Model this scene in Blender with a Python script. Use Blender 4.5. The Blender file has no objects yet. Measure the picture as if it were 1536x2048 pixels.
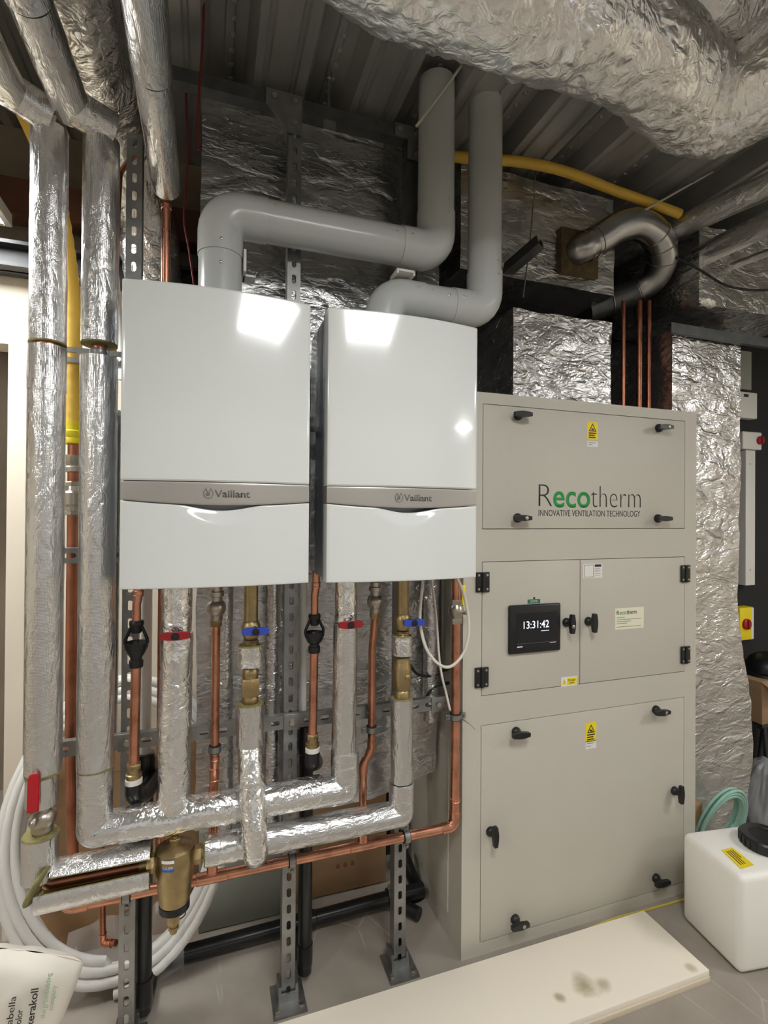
import bpy, bmesh, math, random
from mathutils import Vector, Matrix, noise
random.seed(7)
V = Vector
PI = math.pi
scene = bpy.context.scene
col = scene.collection

# ------------------------------------------------------------------ camera
CAM_H = 1.5
FPX = 1029.4753
YAW, PITCH, ROLL = .3296, .0058, .0070
fwd = V((math.sin(YAW) * math.cos(PITCH), math.cos(YAW) * math.cos(PITCH), math.sin(PITCH)))
_r0 = V((math.cos(YAW), -math.sin(YAW), 0))
_u0 = _r0.cross(fwd)
cright = _r0 * math.cos(ROLL) + _u0 * math.sin(ROLL)
cup = -_r0 * math.sin(ROLL) + _u0 * math.cos(ROLL)
EYE = V((0, 0, CAM_H))
cam = bpy.data.cameras.new('camera')
cam.sensor_fit = 'HORIZONTAL'
cam.sensor_width = 36
cam.lens = FPX / 1536 * 36
cam.clip_start = .02
cam_o = bpy.data.objects.new('camera', cam)
col.objects.link(cam_o)
m = Matrix.Identity(4)
for i in range(3):
    m[i][0], m[i][1], m[i][2], m[i][3] = cright[i], cup[i], -fwd[i], EYE[i]
cam_o.matrix_world = m
scene.camera = cam_o

# ------------------------------------------------------------------ world, exposure
wd = bpy.data.worlds.new('room_air')
scene.world = wd
wd.use_nodes = True
wd.node_tree.nodes['Background'].inputs[0].default_value = (1, .96, .9, 1)
wd.node_tree.nodes['Background'].inputs[1].default_value = .5
scene.view_settings.view_transform = 'Standard'
scene.view_settings.look = 'None'
scene.view_settings.exposure = 0.08
scene.view_settings.gamma = 1
scene.view_settings.use_curve_mapping = False
LAMP = 28.0                                   # emission of the ceiling panels
LAMP_COL = (.99, 1.0, .995)
# (x, y, z, size x, size y) of the LED ceiling panels the boilers mirror and their neighbours; the last is unseen, added to brighten the passage
LAMPS = [(.53, .0, 2.5, .6, .6), (3.25, -.1, 2.5, .6, .6), (3.85, -1.75, 2.5, .6, .6),
         (-1.9, -.3, 2.5, .6, .6), (-.93, 1.735, 2.462, .6, .6), (-1.5, 2.75, 2.4, .3, .3)]

# ------------------------------------------------------------------ pixel -> place
def ray(px, py):
    return fwd + cright * ((px - 768) / FPX) - cup * ((py - 1024) / FPX)
def W(px, py, Y=None, Z=None, X=None):
    d = ray(px, py)
    if Y is not None: t = Y / d.y
    elif Z is not None: t = (Z - CAM_H) / d.z
    else: t = X / d.x
    return EYE + d * t
def SZ(n, p):                                  # metres spanned by n pixels at place p
    return n * (p - EYE).dot(fwd) / FPX

# ------------------------------------------------------------------ materials
def lin(c):
    return tuple((x / 12.92 if x <= .04045 else ((x + .055) / 1.055) ** 2.4) for x in c)
def rgb(r, g, b): return lin((r / 255, g / 255, b / 255))
def base_mat(name, color, rough=.5, metal=0, spec=.5, coat=0):
    mt = bpy.data.materials.new(name)
    mt.use_nodes = True
    b = mt.node_tree.nodes['Principled BSDF']
    b.inputs['Base Color'].default_value = (*color, 1)
    b.inputs['Roughness'].default_value = rough
    b.inputs['Metallic'].default_value = metal
    b.inputs['Specular IOR Level'].default_value = spec
    if coat:
        b.inputs['Coat Weight'].default_value = coat
        b.inputs['Coat Roughness'].default_value = .03
    return mt, b
def vary(mt, b, scale=8, amount=.15, bump=0, bscale=60, stretch=(1, 1, 1), rough_var=0):
    nt = mt.node_tree; N = nt.nodes; L = nt.links
    tc = N.new('ShaderNodeTexCoord'); mp = N.new('ShaderNodeMapping')
    mp.inputs['Scale'].default_value = stretch
    L.new(tc.outputs['Object'], mp.inputs['Vector'])
    nz = N.new('ShaderNodeTexNoise'); nz.inputs['Scale'].default_value = scale
    nz.inputs['Detail'].default_value = 5
    L.new(mp.outputs[0], nz.inputs['Vector'])
    c = b.inputs['Base Color'].default_value[:3]
    rp = N.new('ShaderNodeValToRGB')
    rp.color_ramp.elements[0].position = .3; rp.color_ramp.elements[1].position = .7
    rp.color_ramp.elements[0].color = (*[x * (1 - amount) for x in c], 1)
    rp.color_ramp.elements[1].color = (*[min(1, x * (1 + amount)) for x in c], 1)
    L.new(nz.outputs['Fac'], rp.inputs[0]); L.new(rp.outputs[0], b.inputs['Base Color'])
    if rough_var:
        r = b.inputs['Roughness'].default_value
        mr = N.new('ShaderNodeMapRange')
        mr.inputs[3].default_value = max(0, r - rough_var); mr.inputs[4].default_value = r + rough_var
        L.new(nz.outputs['Fac'], mr.inputs[0]); L.new(mr.outputs[0], b.inputs['Roughness'])
    if bump:
        n2 = N.new('ShaderNodeTexNoise'); n2.inputs['Scale'].default_value = bscale
        n2.inputs['Detail'].default_value = 3
        L.new(mp.outputs[0], n2.inputs['Vector'])
        bp = N.new('ShaderNodeBump'); bp.inputs['Strength'].default_value = bump
        bp.inputs['Distance'].default_value = .01
        L.new(n2.outputs['Fac'], bp.inputs['Height']); L.new(bp.outputs[0], b.inputs['Normal'])
    return mt
def plain(name, color, rough=.5, metal=0, spec=.5, coat=0, **k):
    mt, b = base_mat(name, color, rough, metal, spec, coat)
    return vary(mt, b, **k) if k else mt
def foil(name, color=(.78, .75, .71), rough=.3, scales=((14, .5), (38, .3)), strength=.8, dist=.02,
         stretch=(1, 1, 1), wobble=.06, grid=0, facets=None):
    """aluminium foil facing: creased facets from two sizes of folds, wandering a little"""
    mt, b = base_mat(name, color, rough, .95)
    nt = mt.node_tree; N = nt.nodes; L = nt.links
    tc = N.new('ShaderNodeTexCoord'); mp = N.new('ShaderNodeMapping')
    mp.inputs['Scale'].default_value = stretch
    L.new(tc.outputs['Object'], mp.inputs['Vector'])
    nz = N.new('ShaderNodeTexNoise'); nz.inputs['Scale'].default_value = 5; nz.inputs['Detail'].default_value = 4
    L.new(mp.outputs[0], nz.inputs['Vector'])
    sub = N.new('ShaderNodeVectorMath'); sub.operation = 'SUBTRACT'; sub.inputs[1].default_value = (.5, .5, .5)
    L.new(nz.outputs['Color'], sub.inputs[0])
    sc = N.new('ShaderNodeVectorMath'); sc.operation = 'SCALE'; sc.inputs['Scale'].default_value = wobble * 4
    L.new(sub.outputs[0], sc.inputs[0])
    add = N.new('ShaderNodeVectorMath'); L.new(mp.outputs[0], add.inputs[0]); L.new(sc.outputs[0], add.inputs[1])
    h = None
    def plus(h, q):
        if h is None: return q
        a = N.new('ShaderNodeMath'); L.new(h, a.inputs[0]); L.new(q, a.inputs[1]); return a.outputs[0]
    for s, w in scales:                         # folds: sharp ridges where a slow noise crosses its middle
        n1 = N.new('ShaderNodeTexNoise'); n1.inputs['Scale'].default_value = s
        n1.inputs['Detail'].default_value = 2.5; n1.inputs['Roughness'].default_value = .55; n1.inputs['Distortion'].default_value = .6
        L.new(add.outputs[0], n1.inputs['Vector'])
        ab = N.new('ShaderNodeMath'); ab.operation = 'SUBTRACT'; ab.inputs[1].default_value = .5; L.new(n1.outputs['Fac'], ab.inputs[0])
        a2 = N.new('ShaderNodeMath'); a2.operation = 'ABSOLUTE'; L.new(ab.outputs[0], a2.inputs[0])
        mu = N.new('ShaderNodeMath'); mu.operation = 'MULTIPLY'; mu.inputs[1].default_value = w * 28 / s
        L.new(a2.outputs[0], mu.inputs[0]); h = plus(h, mu.outputs[0])
    if facets:                                  # small flat facets that sparkle
        vo = N.new('ShaderNodeTexVoronoi'); vo.distance = 'CHEBYCHEV'; vo.inputs['Scale'].default_value = facets[0]
        L.new(add.outputs[0], vo.inputs['Vector'])
        pt = N.new('ShaderNodeMapRange'); pt.inputs[1].default_value = .42; pt.inputs[2].default_value = .62
        L.new(nz.outputs['Fac'], pt.inputs[0])
        mu = N.new('ShaderNodeMath'); mu.operation = 'MULTIPLY'; mu.inputs[1].default_value = facets[1] * 10 / facets[0]
        L.new(vo.outputs['Distance'], mu.inputs[0])
        m2 = N.new('ShaderNodeMath'); m2.operation = 'MULTIPLY'; L.new(mu.outputs[0], m2.inputs[0]); L.new(pt.outputs[0], m2.inputs[1])
        h = plus(h, m2.outputs[0])
    if grid:                                    # woven scrim under the foil
        for ax, ph in ((0, 'X'), (2, 'Z')):
            wv = N.new('ShaderNodeTexWave'); wv.bands_direction = ph; wv.inputs['Scale'].default_value = grid
            L.new(tc.outputs['Object'], wv.inputs['Vector'])
            mu = N.new('ShaderNodeMath'); mu.operation = 'MULTIPLY'; mu.inputs[1].default_value = .012
            L.new(wv.outputs['Fac'], mu.inputs[0])
            a = N.new('ShaderNodeMath'); L.new(h, a.inputs[0]); L.new(mu.outputs[0], a.inputs[1]); h = a.outputs[0]
    bp = N.new('ShaderNodeBump'); bp.inputs['Strength'].default_value = strength; bp.inputs['Distance'].default_value = dist
    L.new(h, bp.inputs['Height']); L.new(bp.outputs[0], b.inputs['Normal'])
    mr = N.new('ShaderNodeMapRange'); mr.inputs[3].default_value = rough - .08; mr.inputs[4].default_value = rough + .12
    L.new(nz.outputs['Fac'], mr.inputs[0]); L.new(mr.outputs[0], b.inputs['Roughness'])
    return mt
def emit(name, color, s):
    mt = bpy.data.materials.new(name); mt.use_nodes = True
    b = mt.node_tree.nodes['Principled BSDF']
    b.inputs['Base Color'].default_value = (*color, 1)
    b.inputs['Emission Color'].default_value = (*color, 1)
    b.inputs['Emission Strength'].default_value = s
    return mt

M = {}
M['foil_duct'] = foil('foil_duct_facing', (.66, .65, .64), .25, ((4, .4), (14, .55), (42, .4)), .95, .010, (1, 1, 2.0), wobble=.05, facets=(34, .45))
M['foil_flat'] = foil('foil_flat_facing', (.58, .575, .565), .25, ((3, .35), (12, .4), (44, .4)), .85, .009, (1, 1, 2.4), wobble=.05, facets=(38, .25))
M['foil_flex'] = foil('foil_flexible_duct', (.86, .845, .82), .28, ((9, .5), (26, .7), (70, .4)), 1, .012, wobble=.04, facets=(40, .6))
for _k, _st in (('', (1, 1, .38)), ('_x', (.38, 1, 1)), ('_y', (1, .38, 1))):
    M['foil_pipe' + _k] = foil('foil_pipe_sleeve' + _k, (.70, .695, .685), .24, ((13, .5), (40, .7), (110, .5)), 1, .010, _st, wobble=.02, grid=90, facets=(80, .5))
M['foil_tape'] = foil('foil_tape_wrap', (.82, .815, .80), .2, ((14, .5), (44, .5)), 1, .012, wobble=.04, facets=(36, .9))
M['wool'] = plain('mineral_wool_edge', rgb(132, 124, 80), .95, scale=40, amount=.25, bump=.5, bscale=150)
M['copper'] = plain('copper', rgb(216, 154, 126), .3, 1, scale=18, amount=.22, rough_var=.12)
M['copper_aged'] = plain('aged_copper', rgb(178, 118, 92), .36, 1, scale=14, amount=.25, rough_var=.1)
M['brass'] = plain('cast_brass', rgb(172, 152, 112), .38, 1, scale=30, amount=.15, bump=.1, bscale=200)
M['nickel'] = plain('nickel_plate', rgb(190, 182, 170), .33, 1, scale=20, amount=.1)
M['galv'] = plain('galvanised_steel', rgb(150, 150, 148), .42, .9, scale=22, amount=.18, rough_var=.1)
M['galv_dark'] = plain('dull_galvanised_steel', rgb(105, 108, 108), .45, .85, scale=16, amount=.2)
M['spiral'] = plain('spiral_duct_steel', rgb(178, 178, 176), .28, 1, scale=14, amount=.12)
M['deck'] = plain('decking_steel', rgb(168, 168, 164), .42, .45, scale=6, amount=.25, rough_var=.1, stretch=(1, .2, 1))
M['white_gloss'] = plain('white_enamel', rgb(212, 214, 211), .12, 0, .55, .3)
M['boiler_side'] = plain('grey_enamel', rgb(150, 155, 160), .16, .3)
M['silver_trim'] = plain('silver_lacquer', rgb(168, 163, 156), .42, .55, scale=3, amount=.04)
M['ink_grey'] = plain('grey_ink', rgb(104, 100, 94), .5)
M['flue'] = plain('white_flue_enamel', rgb(188, 190, 187), .22, 0, .5)
M['unit_grey'] = plain('textured_grey_paint', rgb(194, 189, 176), .42, 0, .4, bump=.12, bscale=420, scale=4, amount=.015)
M['black'] = plain('black_plastic', rgb(22, 23, 25), .38)
M['black_soft'] = plain('black_rubber', rgb(20, 20, 20), .6)
M['waste'] = plain('black_waste_pipe', rgb(26, 26, 27), .28)
M['white_plastic'] = plain('white_plastic', rgb(226, 224, 216), .4)
M['white_pipe'] = plain('white_coil_pipe', rgb(222, 220, 214), .35, scale=5, amount=.04)
M['tank'] = plain('translucent_white_plastic', rgb(244, 241, 233), .45)
M['tank'].node_tree.nodes['Principled BSDF'].inputs['Subsurface Weight'].default_value = .25
M['tank'].node_tree.nodes['Principled BSDF'].inputs['Subsurface Radius'].default_value = (.03, .028, .022)
M['yellow_pipe'] = plain('yellow_pipe_sleeve', rgb(226, 184, 70), .42, scale=6, amount=.06)
M['yellow_tape'] = plain('yellow_tape', rgb(225, 205, 20), .5)
M['yellow_label'] = plain('yellow_label', rgb(240, 214, 20), .5)
M['red'] = plain('red_plastic', rgb(176, 22, 32), .38)
M['red_dark'] = plain('dark_red_plastic', rgb(140, 20, 26), .4)
M['blue'] = plain('blue_plastic', rgb(48, 70, 170), .38)
M['sticker'] = plain('white_sticker', rgb(228, 226, 220), .5)
M['plate'] = plain('cream_name_plate', rgb(232, 228, 204), .4)
M['ink'] = plain('black_ink', rgb(35, 36, 36), .5)
M['ink_brown'] = plain('brown_ink', rgb(90, 76, 20), .5)
M['green_ink'] = plain('green_ink', rgb(40, 150, 70), .5)
M['green_label'] = plain('green_label', rgb(46, 112, 82), .5)
M['pale_green_ink'] = plain('pale_green_ink', rgb(150, 178, 150), .6)
M['wall'] = plain('cream_wall_paint', rgb(226, 216, 198), .75, scale=3, amount=.03, bump=.05, bscale=80)
M['wall_dark'] = plain('dark_wall_board', rgb(34, 33, 33), .8, scale=3, amount=.2)
M['soffit'] = plain('bare_soffit_board', rgb(140, 126, 106), .85, scale=2.5, amount=.25)
M['cardboard'] = plain('cardboard', rgb(158, 126, 92), .8, scale=6, amount=.08, stretch=(1, 1, 4))
M['grey_board'] = plain('grey_green_board', rgb(150, 152, 142), .7, scale=4, amount=.06)
M['rust'] = plain('rusty_brown_steel', rgb(92, 58, 40), .7, scale=9, amount=.3)
M['steel_black'] = plain('black_steel', rgb(40, 40, 42), .5, scale=6, amount=.2)
M['red_cable'] = plain('red_cable', rgb(120, 34, 30), .5)
M['cable_white'] = plain('white_cable', rgb(215, 208, 196), .5)
M['cable_grey'] = plain('grey_cable', rgb(150, 148, 140), .5)
M['hose_green'] = plain('green_hose', rgb(150, 192, 176), .35)
M['lamp_on'] = emit('lit_diffuser', LAMP_COL, LAMP)
M['screen_text'] = emit('screen_digits', (.75, .85, .95), .8)
M['screen'] = plain('screen_glass', rgb(30, 31, 34), .15)

def floor_mat():
    mt, b = base_mat('screed_floor', rgb(158, 149, 138), .55)
    nt = mt.node_tree; N = nt.nodes; L = nt.links
    tc = N.new('ShaderNodeTexCoord')
    nz = N.new('ShaderNodeTexNoise'); nz.inputs['Scale'].default_value = 3.5; nz.inputs['Detail'].default_value = 8
    L.new(tc.outputs['Object'], nz.inputs['Vector'])
    rp = N.new('ShaderNodeValToRGB')
    rp.color_ramp.elements[0].position = .3; rp.color_ramp.elements[0].color = (*rgb(140, 131, 120), 1)
    rp.color_ramp.elements[1].position = .72; rp.color_ramp.elements[1].color = (*rgb(170, 161, 150), 1)
    L.new(nz.outputs['Fac'], rp.inputs[0])
    # thin pale trowel scratches
    mp = N.new('ShaderNodeMapping'); mp.inputs['Rotation'].default_value = (0, 0, .6); mp.inputs['Scale'].default_value = (1, .35, 1)
    L.new(tc.outputs['Object'], mp.inputs['Vector'])
    vo = N.new('ShaderNodeTexVoronoi'); vo.feature = 'DISTANCE_TO_EDGE'; vo.inputs['Scale'].default_value = 5
    L.new(mp.outputs[0], vo.inputs['Vector'])
    lt = N.new('ShaderNodeMapRange'); lt.inputs[1].default_value = .0; lt.inputs[2].default_value = .012
    lt.inputs[3].default_value = .45; lt.inputs[4].default_value = 0
    L.new(vo.outputs['Distance'], lt.inputs[0])
    n2 = N.new('ShaderNodeTexNoise'); n2.inputs['Scale'].default_value = 4
    L.new(tc.outputs['Object'], n2.inputs['Vector'])
    gt = N.new('ShaderNodeMapRange'); gt.inputs[1].default_value = .5; gt.inputs[2].default_value = .6
    L.new(n2.outputs['Fac'], gt.inputs[0])
    mu = N.new('ShaderNodeMath'); mu.operation = 'MULTIPLY'; L.new(lt.outputs[0], mu.inputs[0]); L.new(gt.outputs[0], mu.inputs[1])
    mx = N.new('ShaderNodeMixRGB'); mx.inputs[2].default_value = (*rgb(205, 198, 188), 1)
    L.new(mu.outputs[0], mx.inputs[0]); L.new(rp.outputs[0], mx.inputs[1]); L.new(mx.outputs[0], b.inputs['Base Color'])
    return mt
M['floor'] = floor_mat()
def board_mat(stain):
    mt, b = base_mat('pale_board_stained', rgb(244, 234, 217), .6)
    nt = mt.node_tree; N = nt.nodes; L = nt.links
    tc = N.new('ShaderNodeTexCoord')
    nz = N.new('ShaderNodeTexNoise'); nz.inputs['Scale'].default_value = 14; nz.inputs['Detail'].default_value = 6
    L.new(tc.outputs['Object'], nz.inputs['Vector'])
    prev = None
    for (sx, sy, rr, colr) in stain:
        ds = N.new('ShaderNodeVectorMath'); ds.operation = 'DISTANCE'; ds.inputs[1].default_value = (sx, sy, .04)
        L.new(tc.outputs['Object'], ds.inputs[0])
        ad = N.new('ShaderNodeMath'); ad.operation = 'MULTIPLY_ADD'; ad.inputs[1].default_value = rr * 1.6; ad.inputs[2].default_value = -rr * .8
        L.new(nz.outputs['Fac'], ad.inputs[0])
        sm = N.new('ShaderNodeMath'); L.new(ds.outputs['Value'], sm.inputs[0]); L.new(ad.outputs[0], sm.inputs[1])
        mr = N.new('ShaderNodeMapRange'); mr.inputs[1].default_value = rr * .2; mr.inputs[2].default_value = rr
        mr.inputs[3].default_value = .8; mr.inputs[4].default_value = 0
        L.new(sm.outputs[0], mr.inputs[0])
        mx = N.new('ShaderNodeMixRGB'); mx.inputs[2].default_value = (*colr, 1)
        if prev: L.new(prev, mx.inputs[1])
        else: mx.inputs[1].default_value = (*rgb(244, 234, 217), 1)
        L.new(mr.outputs[0], mx.inputs[0]); prev = mx.outputs[0]
    L.new(prev, b.inputs['Base Color'])
    return mt

# ------------------------------------------------------------------ mesh builder
def basis(d):
    d = d.normalized()
    a = V((0, 0, 1)) if abs(d.z) < .9 else V((1, 0, 0))
    x = a.cross(d).normalized()
    return x, d.cross(x), d
def fillet(pts, rad, n=7):
    out = [V(pts[0])]
    for i in range(1, len(pts) - 1):
        p, a, b = V(pts[i]), V(pts[i - 1]), V(pts[i + 1])
        u, w = (a - p), (b - p)
        lu, lw = u.length, w.length
        u /= lu; w /= lw
        ang = u.angle(w)
        if ang > PI - .02: out.append(p); continue
        t = min(rad / math.tan(ang / 2), lu * .49, lw * .49)
        r = t * math.tan(ang / 2)
        c = p + (u + w).normalized() * (r / math.sin(ang / 2))
        v0, v1 = (p + u * t - c), (p + w * t - c)
        th = v0.angle(v1)
        for k in range(n + 1):
            f = k / n
            out.append(c + (v0 * math.sin((1 - f) * th) + v1 * math.sin(f * th)) / math.sin(th))
    out.append(V(pts[-1]))
    return out
def resample(pts, step):
    out = [V(pts[0])]
    for a, b in zip(pts, pts[1:]):
        n = max(1, int(round((V(b) - V(a)).length / step)))
        for k in range(1, n + 1): out.append(V(a).lerp(V(b), k / n))
    return out
def smooth_path(pts, n=8):
    """Catmull-Rom curve through the points"""
    p = [V(q) for q in pts]; p = [p[0] * 2 - p[1]] + p + [p[-1] * 2 - p[-2]]
    out = []
    for i in range(1, len(p) - 2):
        for k in range(n):
            t = k / n
            a, b, c, d = p[i - 1], p[i], p[i + 1], p[i + 2]
            out.append(.5 * ((2 * b) + (c - a) * t + (2 * a - 5 * b + 4 * c - d) * t * t + (3 * b - a - 3 * c + d) * t ** 3))
    out.append(p[-2]); return out
class MB:
    def __init__(s): s.bm = bmesh.new()
    def tube(s, pts, r, n=20, cap=True, bend=0, step=0, squash=1):
        if bend: pts = fillet(pts, bend)
        if step: pts = resample(pts, step)
        pts = [V(p) for p in pts]
        k = len(pts)
        rs = list(r) if hasattr(r, '__len__') else [r] * k
        if len(rs) != k: rs = [rs[0] + (rs[-1] - rs[0]) * i / (k - 1) for i in range(k)]
        tg = []
        for i in range(k):
            a = pts[max(0, i - 1)]; b = pts[min(k - 1, i + 1)]
            tg.append((b - a).normalized())
        mit = [None] * k
        for i in range(1, k - 1):
            d0, d1 = (pts[i] - pts[i - 1]).normalized(), (pts[i + 1] - pts[i]).normalized()
            tg[i] = (d0 + d1).normalized()
            if d0.dot(d1) < .995: mit[i] = ((d1 - d0).normalized(), min(1.6, 1 / max(.3, d0.dot(tg[i]))) - 1)
        x, y, _ = basis(tg[0]); rings = []
        for i in range(k):
            x = (x - tg[i] * x.dot(tg[i])).normalized(); y = tg[i].cross(x)
            ring = []
            for j in range(n):
                o = (x * math.cos(2 * PI * j / n) + y * math.sin(2 * PI * j / n) * squash) * rs[i]
                if mit[i]: o = o + mit[i][0] * o.dot(mit[i][0]) * mit[i][1]
                ring.append(s.bm.verts.new(pts[i] + o))
            rings.append(ring)
        for a, b in zip(rings, rings[1:]):
            for j in range(n): s.bm.faces.new((a[j], a[(j + 1) % n], b[(j + 1) % n], b[j]))
        if cap:
            s.bm.faces.new(rings[0][::-1]); s.bm.faces.new(rings[-1])
        return s
    def lathe(s, base, axis, prof, n=24):
        """prof: list of (radius, distance along axis) from one end to the other"""
        base = V(base); x, y, d = basis(V(axis)); rings = []
        for r, t in prof:
            r = max(r, 1e-4)
            rings.append([s.bm.verts.new(base + d * t + (x * math.cos(2 * PI * j / n) + y * math.sin(2 * PI * j / n)) * r) for j in range(n)])
        for a, b in zip(rings, rings[1:]):
            for j in range(n): s.bm.faces.new((a[j], a[(j + 1) % n], b[(j + 1) % n], b[j]))
        s.bm.faces.new(rings[0][::-1]); s.bm.faces.new(rings[-1])
        return s
    def cyl(s, a, b, r, n=20): return s.tube([a, b], r, n)
    def hexnut(s, c, axis, r, h): return s.lathe(V(c) - V(axis).normalized() * h / 2, axis, [(r * .92, 0), (r, h * .12), (r, h * .88), (r * .92, h)], 6)
    def obox(s, c, ax, ay, az, sx, sy, sz, bev=0):
        c = V(c); vs = []
        for i in (-1, 1):
            for j in (-1, 1):
                for k in (-1, 1):
                    vs.append(s.bm.verts.new(c + V(ax) * (i * sx / 2) + V(ay) * (j * sy / 2) + V(az) * (k * sz / 2)))
        fs = [s.bm.faces.new([vs[i] for i in q]) for q in ((0, 1, 3, 2), (4, 6, 7, 5), (0, 4, 5, 1), (2, 3, 7, 6), (0, 2, 6, 4), (1, 5, 7, 3))]
        if bev:
            es = list({e for f in fs for e in f.edges})
            bmesh.ops.bevel(s.bm, geom=es, offset=bev, segments=3, affect='EDGES', profile=.5)
        return s
    def box(s, lo, hi, bev=0):
        lo, hi = V(lo), V(hi); c = (lo + hi) / 2; d = hi - lo
        return s.obox(c, (1, 0, 0), (0, 1, 0), (0, 0, 1), d.x, d.y, d.z, bev)
    def prism(s, poly, off):
        """poly: closed list of points in a plane; swept by the vector off"""
        a = [s.bm.verts.new(V(p)) for p in poly]; b = [s.bm.verts.new(V(p) + V(off)) for p in poly]
        n = len(a); fs = [s.bm.faces.new(a[::-1]), s.bm.faces.new(b)]
        for i in range(n): fs.append(s.bm.faces.new((a[i], a[(i + 1) % n], b[(i + 1) % n], b[i])))
        return s
    def sheet(s, fn, nu, nv, wrap=False):
        g = [[s.bm.verts.new(fn(i / nu, j / nv)) for j in range(nv + 1)] for i in range(nu + 1)]
        for i in range(nu):
            for j in range(nv): s.bm.faces.new((g[i][j], g[i + 1][j], g[i + 1][j + 1], g[i][j + 1]))
        return s
    def gridbox(s, lo, hi, step):
        """box whose faces carry a fine grid, so that it can be crumpled"""
        lo, hi = V(lo), V(hi)
        nn = [max(1, int((hi[i] - lo[i]) / step)) for i in range(3)]
        for a in range(3):
            b, c = (a + 1) % 3, (a + 2) % 3
            for side in (0, 1):
                def fn(u, v):
                    p = V((0, 0, 0)); p[a] = (lo, hi)[side][a]
                    p[b] = lo[b] + (hi[b] - lo[b]) * u; p[c] = lo[c] + (hi[c] - lo[c]) * v; return p
                s.sheet(fn, nn[b], nn[c])
        bmesh.ops.remove_doubles(s.bm, verts=s.bm.verts, dist=1e-4)
        return s
    def crumple(s, amp, scale, seed=0, fine=.4, stretch=(1, 1, 1)):
        bmesh.ops.recalc_face_normals(s.bm, faces=s.bm.faces)
        s.bm.normal_update()
        o = V((seed * 3.1, seed * 1.7, seed * 5.3))
        for v in s.bm.verts:
            q = V([v.co[i] * stretch[i] for i in range(3)])
            a = noise.noise(q * scale + o) + fine * (abs(noise.noise(q * scale * 3.1 + o)) * 2 - .6)
            v.co += v.normal * a * amp
        return s
    def build(s, name, mat, parent=None, smooth=True, angle=38):
        bmesh.ops.recalc_face_normals(s.bm, faces=s.bm.faces)
        off = V((0, 0, 0)); q = parent
        while q is not None: off += q.location; q = q.parent
        me = bpy.data.meshes.new(name)
        if parent is None:
            xs = [v.co for v in s.bm.verts]
            off = V(((min(v.x for v in xs) + max(v.x for v in xs)) / 2, (min(v.y for v in xs) + max(v.y for v in xs)) / 2, min(v.z for v in xs)))
        for v in s.bm.verts: v.co -= off
        s.bm.to_mesh(me); s.bm.free()
        me.materials.append(M[mat] if isinstance(mat, str) else mat)
        if smooth:
            for p in me.polygons: p.use_smooth = True
            me.set_sharp_from_angle(angle=math.radians(angle))
        o = bpy.data.objects.new(name, me); col.objects.link(o)
        if parent is None: o.location = off
        else: o.parent = parent
        return o
def tag(o, label, cat, group=None, kind=None):
    o['label'] = label
    if cat: o['category'] = cat
    if group: o['group'] = group
    if kind: o['kind'] = kind
    return o
def thing(name, loc, label, cat, group=None):
    o = bpy.data.objects.new(name, None); col.objects.link(o)
    o.location = V(loc); o.empty_display_size = .05
    return tag(o, label, cat, group)
def struct(name, mb, mat, smooth=False):
    o = mb.build(name, mat, smooth=smooth); o['kind'] = 'structure'; return o
def copy_tree(o, parent=None):
    c = o.copy(); col.objects.link(c)
    if parent is not None: c.parent = parent
    for ch in [x for x in bpy.data.objects if x.parent == o]: copy_tree(ch, c)
    return c
# lettering on an upright face that looks towards -Y
def letters(s, X0, X1, Zb, cap, Yf, mat, parent, name='lettering', bold=0, depth=.0006, shear=0, place=None):
    cu = bpy.data.curves.new('t', 'FONT'); cu.body = s; cu.size = 1; cu.offset = bold; cu.resolution_u = 4; cu.shear = shear
    o = bpy.data.objects.new('t', cu); col.objects.link(o)
    dg = bpy.context.evaluated_depsgraph_get(); dg.update()
    me = bpy.data.meshes.new_from_object(o.evaluated_get(dg))
    col.objects.unlink(o); bpy.data.objects.remove(o)
    xs = [v.co.x for v in me.vertices]; x0, x1 = min(xs), max(xs)
    k = (X1 - X0) / (x1 - x0); kz = cap / .69
    off = V((0, 0, 0)); q = parent
    while q is not None: off += q.location; q = q.parent
    bm = bmesh.new(); bm.from_mesh(me)
    ex = bmesh.ops.extrude_face_region(bm, geom=bm.faces[:])
    top = [g for g in ex['geom'] if isinstance(g, bmesh.types.BMVert)]
    tops = set(top)
    for v in bm.verts:
        u, w = (v.co.x - x0) * k, v.co.y * kz
        dp = depth if v in tops else 0
        if place: v.co = place(u, w, dp) - off
        else: v.co = V((X0 + u, (Yf(X0 + u) if callable(Yf) else Yf) - dp, Zb + w)) - off
    bmesh.ops.recalc_face_normals(bm, faces=bm.faces)
    m2 = bpy.data.meshes.new(name); bm.to_mesh(m2); bm.free(); bpy.data.meshes.remove(me)
    m2.materials.append(M[mat])
    ob = bpy.data.objects.new(name, m2); col.objects.link(ob); ob.parent = parent
    return ob
X_, Y_, Z_ = V((1, 0, 0)), V((0, 1, 0)), V((0, 0, 1))

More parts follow.
